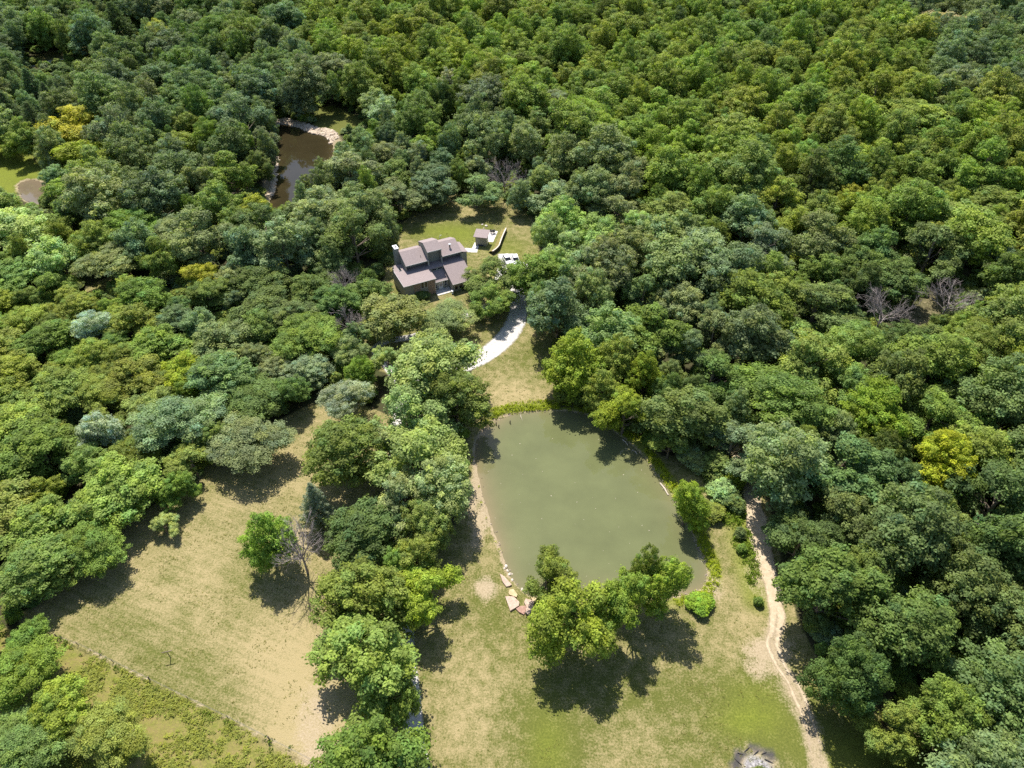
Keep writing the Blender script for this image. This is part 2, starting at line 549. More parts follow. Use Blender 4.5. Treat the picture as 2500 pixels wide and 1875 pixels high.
# shore mud
bare = np.maximum(bare, sstep(1.0, 0.1, np.abs(SD1)) * (0.5 + 0.5 * (GX < at(1100, 1100).x)))
bare = np.maximum(bare, sstep(6, 1, SD2)); bare = np.maximum(bare, 0.7 * sstep(1.2, 0.2, SD3))
lush = np.zeros(GX.shape)
rim = sstep(3.4, 1.6, SD1) * sstep(0.3, 0.9, SD1)
c0, c1, c2 = at(1040, 900), at(1250, 880), at(1400, 980)
lush = np.maximum(lush, rim * sstep(c0.x + 1, c0.x + 4, GX) * (GY > at(1200, 950).y))
lush = np.maximum(lush, rim * 0.9 * (GX > at(1300, 950).x) * sstep(at(1540, 1330).y, at(1540, 1280).y, GY))
lush = np.maximum(lush, 0.5 * blob(1640, 1530, 5, 5) + 0.6 * blob(1900, 1630, 9, 4) + 0.5 * blob(1185, 1620, 3, 6) + 0.45 * blob(1590, 1560, 4, 2))
lush = np.maximum(lush, 0.9 * mask_poly(CLEAR3, 4))
lush = np.maximum(lush, 0.8 * sstep(5, 0.5, dist_line(poly_at([(1545, 1020), (1590, 1080), (1612, 1180), (1640, 1290)]), GX, GY)))
lush = np.maximum(lush, 0.55 * blob(960, 500, 10, 5) + 0.5 * blob(1010, 520, 7, 6) + 0.4 * blob(1100, 540, 6, 6))
mead = mask_poly(MEADOW, 1.0)
fp = at(1638, 1668)
fr = np.hypot((GX - fp.x) / 3.6, (GY - fp.y) / 3.8) + 0.25 * (vnoise(GX, GY, 1.1, 12) - 0.5)
ash = sstep(0.72, 0.45, fr)
ring = sstep(0.28, 0.05, np.abs(fr - 0.85)) * sstep(0.42, 0.62, vnoise(GX, GY, 1.5, 21) + 0.12)
bare = np.maximum(bare, 0.5 * sstep(1.35, 0.7, fr))

nv = GX.size
gv = np.stack([GX, GY, GZ], -1).reshape(-1, 3)
ny, nx = GX.shape
idx = np.arange(nv).reshape(ny, nx)
gq = np.stack([idx[:-1, :-1], idx[:-1, 1:], idx[1:, 1:], idx[1:, :-1]], -1).reshape(-1, 4)


def ground_mat():
    m, nt, b = new_mat("ground")
    pos = N(nt, "ShaderNodeTexCoord").outputs["Object"]
    a1 = N(nt, "ShaderNodeAttribute", attribute_name="cover")
    a2 = N(nt, "ShaderNodeAttribute", attribute_name="cover2")
    s1 = N(nt, "ShaderNodeSeparateColor"); nt.links.new(a1.outputs["Color"], s1.inputs[0])
    s2 = N(nt, "ShaderNodeSeparateColor"); nt.links.new(a2.outputs["Color"], s2.inputs[0])
    OPN, DRY, BARE, LUSH = s1.outputs[0], s1.outputs[1], s1.outputs[2], a1.outputs["Alpha"]
    MEAD, ASH, CHAR, FLD = s2.outputs[0], s2.outputs[1], s2.outputs[2], a2.outputs["Alpha"]
    nb = noise(nt, 0.09, 4, 0.6, pos)
    nm = noise(nt, 0.55, 5, 0.65, pos)
    nf = noise(nt, 3.2, 6, 0.72, pos)
    nff = noise(nt, 11.0, 3, 0.7, pos)
    # dry / green grass
    # mowing and tyre streaks
    mp = N(nt, "ShaderNodeMapping"); nt.links.new(pos, mp.inputs["Vector"])
    mp.vector_type = 'TEXTURE'
    mp.inputs["Rotation"].default_value = (0, 0, math.atan2(FENCE_LINE[4][1] - FENCE_LINE[0][1], FENCE_LINE[4][0] - FENCE_LINE[0][0])); mp.inputs["Scale"].default_value = (9.0, 0.75, 1)
    streak = noise(nt, 1.0, 4, 0.6, mp.outputs[0])
    mp2 = N(nt, "ShaderNodeMapping"); nt.links.new(pos, mp2.inputs["Vector"])
    mp2.vector_type = 'TEXTURE'
    mp2.inputs["Rotation"].default_value = (0, 0, R(62)); mp2.inputs["Scale"].default_value = (12.0, 0.8, 1)
    streak2 = noise(nt, 1.0, 4, 0.6, mp2.outputs[0])

    def centred(f, k):
        return mth(nt, 'MULTIPLY', mth(nt, 'SUBTRACT', f, 0.5), k)
    d = mth(nt, 'ADD', DRY, centred(nb, 0.8))
    d = mth(nt, 'ADD', d, mth(nt, 'MULTIPLY', centred(nm, 1.7), mth(nt, 'SUBTRACT', 1.0, mth(nt, 'MULTIPLY', FLD, 0.45))))
    d = mth(nt, 'ADD', d, centred(nf, 2.2))
    st = mth(nt, 'ADD', centred(streak, 0.62), centred(streak2, 0.25))
    d = mth(nt, 'ADD', d, mth(nt, 'MULTIPLY', st, mth(nt, 'ADD', mth(nt, 'MULTIPLY', FLD, 1.25), 0.12)))
    d = mth(nt, 'ADD', d, centred(nff, 0.9), True)
    d = stretch(nt, d, 0.12, 0.92)
    green = mixc(nt, stretch(nt, nf, 0.3, 0.7), (0.070, 0.086, 0.018), (0.145, 0.148, 0.036))
    tan = mixc(nt, stretch(nt, nff, 0.3, 0.7), (0.235, 0.185, 0.082), (0.43, 0.35, 0.19))
    c = mixc(nt, d, green, tan)
    lushc = mixc(nt, stretch(nt, nf, 0.3, 0.7), (0.105, 0.138, 0.016), (0.205, 0.228, 0.032))
    lf = mth(nt, 'ADD', mth(nt, 'MULTIPLY', LUSH, 0.95), mth(nt, 'MULTIPLY', mth(nt, 'ADD', centred(nm, 2.2), centred(nf, 2.0)), mth(nt, 'MINIMUM', LUSH, 0.55)), True)
    c = mixc(nt, lf, c, lushc)
    meadc = mixc(nt, stretch(nt, nm, 0.38, 0.66), (0.23, 0.175, 0.075), (0.135, 0.15, 0.03))
    meadc = mixc(nt, stretch(nt, nf, 0.45, 0.68), meadc, (0.25, 0.245, 0.055))
    meadc = mixc(nt, mth(nt, 'MULTIPLY', stretch(nt, nff, 0.5, 0.7), 0.5), meadc, (0.09, 0.085, 0.025))
    c = mixc(nt, MEAD, c, meadc)
    # bare soil
    soil = mixc(nt, stretch(nt, nf, 0.3, 0.72), (0.28, 0.215, 0.13), (0.46, 0.375, 0.255))
    bf = mth(nt, 'ADD', BARE, centred(nf, 0.9))
    bf = mth(nt, 'ADD', bf, centred(nm, 0.7))
    bf = stretch(nt, mth(nt, 'MULTIPLY', bf, mth(nt, 'GREATER_THAN', BARE, 0.02)), 0.25, 0.6)
    c = mixc(nt, mth(nt, 'MULTIPLY', bf, 0.92), c, soil)
    # woodland floor
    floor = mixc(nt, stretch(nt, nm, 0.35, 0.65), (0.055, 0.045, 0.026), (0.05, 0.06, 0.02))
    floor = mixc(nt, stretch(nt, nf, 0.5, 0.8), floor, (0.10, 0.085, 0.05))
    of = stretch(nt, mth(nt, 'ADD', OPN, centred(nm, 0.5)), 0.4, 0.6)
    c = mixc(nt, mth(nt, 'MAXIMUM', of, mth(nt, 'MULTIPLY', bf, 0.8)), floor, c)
    # fire ground
    ashc = mixc(nt, stretch(nt, noise(nt, 5.0, 6, 0.75, pos), 0.3, 0.62), (0.06, 0.055, 0.05), (0.46, 0.44, 0.43))
    c = mixc(nt, ASH, c, ashc)
    c = mixc(nt, mth(nt, 'MULTIPLY', CHAR, 0.93), c, mixc(nt, nff, (0.02, 0.02, 0.024), (0.10, 0.095, 0.10)))
    nt.links.new(c, b.inputs["Base Color"])
    b.inputs["Roughness"].default_value = 0.95
    b.inputs["Specular IOR Level"].default_value = 0.1
    bp = N(nt, "ShaderNodeBump")
    bp.inputs["Strength"].default_value = 0.8
    bp.inputs["Distance"].default_value = 0.12
    nt.links.new(mth(nt, 'ADD', nf, mth(nt, 'MULTIPLY', nff, 0.5)), bp.inputs["Height"])
    nt.links.new(bp.outputs[0], b.inputs["Normal"])
    return m


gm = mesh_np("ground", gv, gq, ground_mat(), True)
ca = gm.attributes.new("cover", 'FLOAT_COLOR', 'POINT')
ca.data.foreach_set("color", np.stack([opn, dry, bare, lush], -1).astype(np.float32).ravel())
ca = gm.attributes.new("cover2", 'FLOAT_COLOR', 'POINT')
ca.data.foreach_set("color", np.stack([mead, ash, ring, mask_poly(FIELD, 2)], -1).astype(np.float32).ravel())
tag(link_mesh("ground", gm), kind='structure')


def shore_z(x, y):
    X = np.array([[x]]); Y = np.array([[y]])
    z = 0.0
    for pl in (POND, POND2, POND3):
        s = sdist(pl, X, Y)[0, 0]
        if s < 6:
            z = min(z, WL * (1 - sstep(0, 1.7, s)) if s > 0 else WL + max(s, -4) * 0.45)
    return float(z)


# ------------------------------------------------------------------ water
def water_mat(name, deep, shallow, rough, bump):
    m, nt, b = new_mat(name)
    pos = N(nt, "ShaderNodeTexCoord").outputs["Object"]
    a = N(nt, "ShaderNodeAttribute", attribute_name="shallow")
    n = noise(nt, 0.12, 4, 0.6, pos)
    d2 = mixc(nt, stretch(nt, n, 0.3, 0.7), deep, tuple(v * 1.25 for v in deep))
    nt.links.new(mixc(nt, mth(nt, 'MULTIPLY', a.outputs["Fac"], mth(nt, 'ADD', n, 0.35), True), d2, shallow), b.inputs["Base Color"])
    b.inputs["Roughness"].default_value = rough
    b.inputs["IOR"].default_value = 1.333
    bp = N(nt, "ShaderNodeBump")
    bp.inputs["Strength"].default_value = bump
    bp.inputs["Distance"].default_value = 0.02
    nt.links.new(noise(nt, 1.8, 3, 0.55, pos), bp.inputs["Height"])
    nt.links.new(bp.outputs[0], b.inputs["Normal"])
    return m


def water(name, poly, mat, step, reach):
    xs = [p[0] for p in poly]; ys = [p[1] for p in poly]
    X, Y = np.meshgrid(np.arange(min(xs) - 3, max(xs) + 3, step), np.arange(min(ys) - 3, max(ys) + 3, step))
    sd = sdist(poly, X, Y)
    keep = sd < 0.75
    k = np.full(X.shape, -1); k[keep] = np.arange(keep.sum())
    q = np.stack([k[:-1, :-1], k[:-1, 1:], k[1:, 1:], k[1:, :-1]], -1).reshape(-1, 4)
    q = q[(q >= 0).all(1)]
    v = np.stack([X[keep], Y[keep], np.full(keep.sum(), WL)], -1)
    me = mesh_np(name, v, q, mat, True)
    at_ = me.attributes.new("shallow", 'FLOAT', 'POINT')
    at_.data.foreach_set("value", reach(X[keep], Y[keep], sd[keep]).astype(np.float32))
    return tag(link_mesh(name, me), kind='structure')


xw = at(1050, 1100).x
water("pond_water", POND, water_mat("olive_water", (0.106, 0.117, 0.050), (0.20, 0.16, 0.088), 0.03, 0.035), 0.5,
      lambda X, Y, s: np.exp(np.minimum(s, 0) / 2.2) * (0.45 + 0.75 * sstep(8, 0, X - xw) + 0.6 * sstep(at(1500, 1200).y, at(1500, 1270).y, Y) * (X > 5)))
water("wood_pond_water", POND2, water_mat("brown_water", (0.026, 0.021, 0.010), (0.06, 0.045, 0.02), 0.02, 0.02), 1.0, lambda X, Y, s: np.exp(np.minimum(s, 0) / 1.5))
water("meadow_pond_water", POND3, water_mat("silty_water", (0.12, 0.095, 0.062), (0.18, 0.14, 0.09), 0.04, 0.03), 1.0, lambda X, Y, s: np.exp(np.minimum(s, 0) / 1.5))


# ------------------------------------------------------------------ roads and paved ground
def soft_edges(mat):
    """let the grass grow in from the edges"""
    nt = mat.node_tree
    b = nt.nodes["Principled BSDF"]
    pos = N(nt, "ShaderNodeTexCoord").outputs["Object"]
    e = N(nt, "ShaderNodeAttribute", attribute_name="edge").outputs["Fac"]
    n = mth(nt, 'ADD', mth(nt, 'MULTIPLY', noise(nt, 2.6, 5, 0.7, pos), 0.75), mth(nt, 'MULTIPLY', noise(nt, 0.5, 3, 0.6, pos), 0.5))
    nt.links.new(stretch(nt, mth(nt, 'SUBTRACT', e, n), -0.32, 0.02), b.inputs["Alpha"])


def ribbon(name, line, width, mat, z, seed, ragged=0.15, step=0.7, ruts=False):
    P = [np.array(p, float) for p in line]
    out = [P[0]]
    for a, b in zip(P, P[1:]):
        n = max(1, int(np.linalg.norm(b - a) / step))
        out += [a + (b - a) * (k + 1) / n for k in range(n)]
    verts, edge = [], []
    F_ = [0, 0.1, 0.22, 0.36, 0.5, 0.64, 0.78, 0.9, 1.0]
    M = len(F_)
    ph = np.array(out)
    wob = (vnoise(ph[:, 0], ph[:, 1], 2.6, seed) - 0.5) * 2 * ragged
    wob2 = (vnoise(ph[:, 0], ph[:, 1], 2.1, seed + 9) - 0.5) * 2 * ragged
    n = len(out)
    for i, p in enumerate(out):
        t = out[min(i + 1, n - 1)] - out[max(i - 1, 0)]
        t /= np.linalg.norm(t) + 1e-9
        nrm = np.array([-t[1], t[0]])
        f0 = i / (n - 1)
        w = 1.25 * (width(f0) if callable(width) else width)
        l, r = w / 2 + wob[i], w / 2 + wob2[i]
        for f in F_:
            q = p + nrm * (-l + (l + r) * f)
            verts.append((q[0], q[1], z))
            e = min(1.0, 4.0 * min(f, 1 - f))
            if ruts:
                fade = sstep(0.55, 0.8, f0)
                rut = math.exp(-((abs(f - 0.5) - 0.26) / 0.12) ** 2)
                e = e * (1 - fade) + fade * (0.15 + 0.62 * rut)
                e *= 1 - 0.25 * math.exp(-((f - 0.5) / 0.1) ** 2)
                e *= 1 - 0.6 * sstep(0.85, 1.0, f0)
            edge.append(e)
    q = [(i * M + k, i * M + k + 1, (i + 1) * M + k + 1, (i + 1) * M + k) for i in range(n - 1) for k in range(M - 1)]
    me = mesh_np(name, np.array(verts), np.array(q), mat)
    at_ = me.attributes.new("edge", 'FLOAT', 'POINT')
    at_.data.foreach_set("value", np.array(edge, np.float32))
    return tag(link_mesh(name, me), kind='structure')


GRAVEL = simple_mat("white_gravel", (0.36, 0.335, 0.30), (0.60, 0.57, 0.53), 1.5, 0.95, 0.5, 14, lo=0.3, hi=0.7)
APRON = simple_mat("apron_gravel", (0.40, 0.37, 0.335), (0.60, 0.57, 0.53), 1.5, 0.95, 0.5, 14, lo=0.3, hi=0.7)
soft_edges(GRAVEL)
DIRT = simple_mat("pale_dirt", (0.34, 0.265, 0.165), (0.52, 0.425, 0.295), 1.1, 0.95, 0.6, 6, lo=0.3, hi=0.7)
soft_edges(DIRT)
ribbon("driveway", DRIVE, 2.9, GRAVEL, 0.008, 1)
ribbon("driveway_branch", DRIVE_E, lambda t: 3.6 + 1.7 * math.sin(math.pi * min(1, t * 1.1)) + (1.0 if t > 0.85 else 0), GRAVEL, 0.012, 2, 0.08)
ribbon("driveway_loop", DRIVE_W, 2.2, GRAVEL, 0.016, 3)
ribbon("dirt_track", TRACK, lambda t: 2.0 + 1.8 * math.exp(-((t - 0.40) / 0.22) ** 2), DIRT, 0.010, 4, 0.5, 0.4, True)
ribbon("far_road", smooth_open(poly_at([(60, 142), (90, 137), (120, 132), (150, 131)])), 4.5, GRAVEL, 0.01, 6, 0.4)


def sheet(name, pts, z, mat):
    b = MB()
    b.prism([tuple(p) for p in pts], z - 0.3, z)
    return tag(b.build(name, mat), kind='structure')


PK = at(1102, 578)
sheet("parking_apron", [(PK.x + a, PK.y + b) for a, b in ((-5, -9), (6, -9), (7, -1), (4, 3), (-3, 3))], 0.020, APRON)
HO = Vector((-28.42, 154.70, 0)); HA = R(26.8)
S5 = lambda x, y: at((1130 + x * 160 / 2212) / K, (540 + y * 160 / 2212) / K)
sheet("patio", [S5(*c)[:2] for c in ((640, 285), (1185, 345), (1020, 710), (560, 690))], 0.06, CONCRETE)
sheet("walkway", [S5(*c)[:2] for c in ((400, 720), (560, 730), (480, 1060), (180, 1050), (30, 930), (100, 905), (300, 925))], 0.05, CONCRETE)

exec_trees = True
# ------------------------------------------------------------------ foliage meshes
def leaf_mesh(name, c, n, size, tone, yel, rng):
    """one small diamond leaf spray per point"""
    m = len(c)
    n = n / (np.linalg.norm(n, axis=1, keepdims=True) + 1e-9)
    a = np.cross(n, rng.normal(size=(m, 3)))
    a /= np.linalg.norm(a, axis=1, keepdims=True) + 1e-9
    b = np.cross(n, a)
    s = size[:, None]
    bend = n * s * rng.uniform(-0.25, 0.25, (m, 1))
    v = np.stack([c - a * s, c - b * s * 0.62 + bend, c + a * s, c + b * s * 0.62 + bend], 1).reshape(-1, 3)
    q = np.arange(4 * m).reshape(-1, 4)
    me = mesh_np(name, v, q, LEAF)
    at_ = me.attributes.new("tone", 'FLOAT_COLOR', 'FACE')
    at_.data.foreach_set("color", np.stack([tone * 0.5, np.clip(yel, 0, 1), np.clip(-yel, 0, 1), np.ones(m)], -1).astype(np.float32).ravel())
    return me


def unit(v):
    return v / (np.linalg.norm(v, axis=1, keepdims=True) + 1e-9)


def clump_points(rng, centres, rads, per, flat, lift=0.75):
    """leaf positions on flattened puffs"""
    C, Nn, T, Y = [], [], [], []
    for c, r in zip(centres, rads):
        k = max(8, int(per * (r ** 2)))
        d = unit(rng.normal(size=(k, 3)) + np.array([0, 0, lift]))
        rr = r * (rng.uniform(0.30, 1.05, (k, 1)) ** 0.5 + np.where(rng.random((k, 1)) < 0.12, rng.uniform(0.1, 0.45, (k, 1)), 0)) * (1 + 0.18 * np.sin(5 * d[:, :1] + rng.uniform(0, 6)) * np.cos(4 * d[:, 1:2] + rng.uniform(0, 6)))
        C.append(c + d * rr * np.array([1, 1, flat]))
        Nn.append(d * 0.9 + rng.normal(size=(k, 3)) * 0.38 + np.array([0, 0, 0.55]))
        T.append(np.full(k, rng.uniform(0.72, 1.26)) * rng.uniform(0.66, 1.34, k))
        Y.append(np.clip(np.full(k, rng.normal(0.10, 0.42)) + rng.uniform(-0.25, 0.25, k), -1, 1))
    return np.concatenate(C), np.concatenate(Nn), np.concatenate(T), np.concatenate(Y)


TH = 18.0     # height of a model tree
TR = 8.0      # crown radius of a model tree


def crown_centres(rng, style):
    """puff centres on the skin of a few merged domes"""
    zc, hz, nl, lr, spread, space, rmin, rmax, zlow = {
        'round': (10.4, 0.95, 11, (0.28, 0.46), 0.60, 1.80, 0.90, 1.50, 4.2),
        'tall': (9.4, 1.2, 11, (0.28, 0.42), 0.48, 1.75, 0.85, 1.4, 3.0),
        'open': (9.8, 1.0, 12, (0.20, 0.36), 0.68, 1.70, 0.75, 1.35, 3.4),
        'feather': (10.8, 0.70, 10, (0.32, 0.5), 0.58, 1.7, 0.95, 1.7, 4.6),
        'shrub': (7.5, 1.1, 6, (0.4, 0.55), 0.5, 1.9, 1.1, 2.2, 1.0)}[style]
    L = [(np.array([rng.normal() * 0.5, rng.normal() * 0.5, zc + (3.2 if style != 'feather' else 2.0)]), TR * rng.uniform(*lr) * 1.08)]
    ph = rng.uniform(0, 6.28)
    for k in range(nl - 1):
        a = ph + 2 * math.pi * k / (nl - 1) * (1.0 if k < nl - 4 else 1.7) + rng.normal() * 0.35
        f = spread * rng.uniform(0.5, 1.2)
        L.append((np.array([math.cos(a) * TR * f, math.sin(a) * TR * f, zc + rng.uniform(-3.2, 2.6) * (0.6 if style == 'feather' else 1) - 2.2 * f]), TR * rng.uniform(*lr)))
    C = []
    for c, r in L:
        d = unit(rng.normal(size=(500, 3)))
        p = c + d * r * np.array([1, 1, hz]) * rng.uniform(0.68, 1.14, (500, 1))
        ok = p[:, 2] > zlow
        for c2, r2 in L:
            if c2 is c: continue
            q = (p - c2) / np.array([1, 1, hz])
            ok &= np.linalg.norm(q, axis=1) > r2 * 0.74
        C.append(p[ok])
    C = np.concatenate(C)
    rng.shuffle(C)
    keep = []
    for p in C:
        sp = space * (1.0 if p[2] > zc - 1.5 else 1.35)
        if all((p[0] - q[0]) ** 2 + (p[1] - q[1]) ** 2 + (p[2] - q[2]) ** 2 > sp * sp for q in keep):
            keep.append(p)
    c = np.array(keep)
    c[:, 2] = np.clip(c[:, 2], zlow, TH - 0.3)
    inner = np.concatenate([cc + rng.normal(size=(2, 3)) * r * 0.3 for cc, r in L])
    rad = np.concatenate([rng.uniform(rmin, rmax, len(c)), np.full(len(inner), 1.6 * rmax)])
    return np.concatenate([c, inner]), rad


def wood_mesh(rng, centres, style, mat=BARK):
    b = MB()
    top = 11.5
    base = np.array([0, 0, -0.3])
    wob = [rng.uniform(-0.25, 0.25, 2) for _ in range(6)]
    tp = [(wob[i][0] * i * 0.35, wob[i][1] * i * 0.35, -0.3 + i * (top + 0.3) / 5) for i in range(6)]
    b.tube(tp, [0.48, 0.38, 0.33, 0.27, 0.20, 0.10], 8)
    order = rng.permutation(len(centres))[:16]
    for i in order:
        c = centres[i]
        z0 = np.clip(c[2] - rng.uniform(2.5, 5.5), 3.0, 10.0)
        k = (z0 + 0.3) / (top + 0.3) * 5
        i0 = int(min(k, 4)); f = k - i0
        p0 = np.array(tp[i0]) * (1 - f) + np.array(tp[i0 + 1]) * f
        mid = p0 * 0.5 + c * 0.5 + np.array([0, 0, -0.5]) + rng.normal(size=3) * 0.25
        b.tube([p0, mid, c], [0.17, 0.11, 0.04], 5, False)
    o = b.build("trunk_model", mat)
    me = o.data
    bpy.data.objects.remove(o)
    return me


CROWNS, TRUNKS = {}, {}


def make_variant(key, style, seed, per, lsize, flat):
    rng = np.random.default_rng(seed)
    c, rad = crown_centres(rng, style)
    P, Nn, T, Y = clump_points(rng, c, rad, per, flat)
    size = rng.uniform(0.7, 1.3, len(P)) * lsize
    CROWNS[key] = leaf_mesh("crown_" + key, P, Nn, size, T, Y, rng)
    TRUNKS[key] = wood_mesh(rng, c, style)


KINDS = {'round': [], 'tall': [], 'open': [], 'feather': [], 'shrub': []}
for style, n, per, ls, fl in (('round', 8, 74, 0.25, 0.64), ('tall', 5, 76, 0.24, 0.70), ('open', 5, 90, 0.225, 0.66), ('feather', 4, 84, 0.195, 0.40), ('shrub', 2, 24, 0.5, 0.85)):
    for i in range(n):
        key = f"{style}{i}"
        make_variant(key, style, 100 + 17 * i + hash(style) % 1 + len(style) * 31, per, ls, fl)
        KINDS[style].append(key)


def conifer_variant(key, seed, dense):
    rng = np.random.default_rng(seed)
    P, Nn, T, Y = [], [], [], []
    b = MB()
    b.tube([(0, 0, -0.3), (0.1, 0, 9), (0, 0.1, 17.6)], [0.35, 0.22, 0.03], 7)
    z = 2.0
    while z < 17.5:
        f = (z - 2.0) / 15.5
        rad = (TR * 0.98) * (1 - f) ** 0.8 + 0.35
        k = int(7 + 5 * (1 - f))
        ph = rng.uniform(0, 6.28)
        for j in range(k):
            a = ph + 2 * math.pi * j / k + rng.uniform(-0.25, 0.25)
            L = rad * rng.uniform(0.72, 1.05)
            tip = np.array([math.cos(a) * L, math.sin(a) * L, z + L * rng.uniform(-0.12, 0.10)])
            root = np.array([0, 0, z])
            b.tube([root, tip], [0.06, 0.015], 4, False)
            m = int(dense * L) + 10
            t = rng.uniform(0.12, 1, (m, 1)) ** 0.7
            side = np.array([-math.sin(a), math.cos(a), 0])
            p = root + (tip - root) * t + side * rng.normal(size=(m, 1)) * 0.42 * (1.15 - 0.5 * t) + np.array([0, 0, 1]) * rng.normal(size=(m, 1)) * 0.18
            P.append(p); Nn.append(np.array([0, 0, 1]) + rng.normal(size=(m, 3)) * 0.6)
            T.append(rng.uniform(0.8, 1.2, m)); Y.append(rng.uniform(0, 0.15, m))
        z += rng.uniform(0.65, 0.95)
    P = np.concatenate(P); Nn = np.concatenate(Nn)
    CROWNS[key] = leaf_mesh("crown_" + key, P, Nn, rng.uniform(0.14, 0.27, len(P)), np.concatenate(T), np.concatenate(Y), rng)
    o = b.build("trunk_model", BARK); TRUNKS[key] = o.data; bpy.data.objects.remove(o)


KINDS['conifer'] = ['conifer0', 'conifer1']
conifer_variant('conifer0', 5, 18); conifer_variant('conifer1', 6, 22)


def bare_tree(name, loc, h, w, seed, label, twigs=3, mat=DEADWOOD):
    """leafless tree: trunk and one mesh of branches"""
    rng = random.Random(seed)
    t = empty(name, loc, rng.uniform(0, 6), label, "tree", "leafless trees")
    b = MB()
    th = h * 0.42
    b.tube([(0, 0, -0.2), (0.1, 0, th * 0.5), (0.05, 0.1, th)], [h * 0.019, h * 0.014, h * 0.011], 7)
    b.build("trunk", mat, t)
    br = MB()

    def grow(p, d, L, r, lev):
        q = p + d * L * 0.5 + Vector((rng.uniform(-1, 1), rng.uniform(-1, 1), rng.uniform(-0.3, 0.8))) * L * 0.06
        e = p + d * L
        br.tube([p, q, e], [r, r * 0.78, r * 0.5], 5 if lev < 2 else 3, False)
        if lev >= twigs: return
        for k in range(4 if lev < 2 else 3):
            nd = (d + Vector((rng.gauss(0, 0.55), rng.gauss(0, 0.55), rng.gauss(0.12, 0.3)))).normalized()
            s = rng.uniform(0.35, 1.0)
            grow(p + (e - p) * s, nd, L * rng.uniform(0.5, 0.72), r * 0.55, lev + 1)
    for k in range(9):
        a = 2 * math.pi * k / 9 + rng.uniform(-0.3, 0.3)
        up = rng.uniform(0.5, 1.3)
        sp = w / (2 * 0.62 * h)
        d = Vector((math.cos(a) * sp * 1.3, math.sin(a) * sp * 1.3, up)).normalized()
        grow(Vector((0.05, 0.1, th * rng.uniform(0.55, 1.0))), d, h * rng.uniform(0.28, 0.36), h * 0.0085, 0)
    br.build("branches", mat, t)
    return t


# ------------------------------------------------------------------ tree colours and placing
TINT = {'dg': (0.058, 0.082, 0.024), 'mg': (0.080, 0.108, 0.025), 'yg': (0.096, 0.122, 0.024), 'gg': (0.092, 0.116, 0.050), 'bg': (0.073, 0.096, 0.043),
        'lg': (0.135, 0.168, 0.060), 'br': (0.090, 0.125, 0.017), 'li': (0.124, 0.150, 0.017), 'ye': (0.155, 0.160, 0.022), 'pale': (0.14, 0.164, 0.105),
        'ol': (0.088, 0.104, 0.036), 'bn': (0.140, 0.128, 0.070), 'pine': (0.046, 0.068, 0.027), 'blue': (0.112, 0.142, 0.085)}
TWORD = {'dg': 'dark green', 'mg': 'mid green', 'yg': 'yellowish green', 'gg': 'greyish green', 'bg': 'bluish green', 'lg': 'light green', 'br': 'bright green', 'li': 'lime green',
         'ye': 'golden yellow', 'pale': 'pale silvery', 'ol': 'olive green', 'bn': 'brownish', 'pine': 'deep green', 'blue': 'blue grey'}
SWORD = {'round': 'rounded', 'tall': 'tall', 'open': 'loose', 'feather': 'feathery', 'shrub': 'bushy', 'conifer': 'conical'}
ONES = "zero one two three four five six seven eight nine ten eleven twelve thirteen fourteen fifteen sixteen seventeen eighteen nineteen".split()
TENS = "zero ten twenty thirty forty fifty sixty seventy eighty ninety".split()


def words(n):
    n = int(max(0, min(99, n)))
    return ONES[n] if n < 20 else TENS[n // 10] + ("" if n % 10 == 0 else "-" + ONES[n % 10])


TREES = []          # x, y, d, h, style, tint-key, label, name
rngP = random.Random(4)


def put(cx, cy, wpx, h, style, tint, label=None, zf=0.6, name=None):
    p = at(cx, cy, zf * h)
    rng_ = proj(p.x, p.y, zf * h)[2]
    d = 1.1 * wpx * K * rng_ / FPX
    TREES.append([p.x, p.y, d, h, style, tint, label, name])


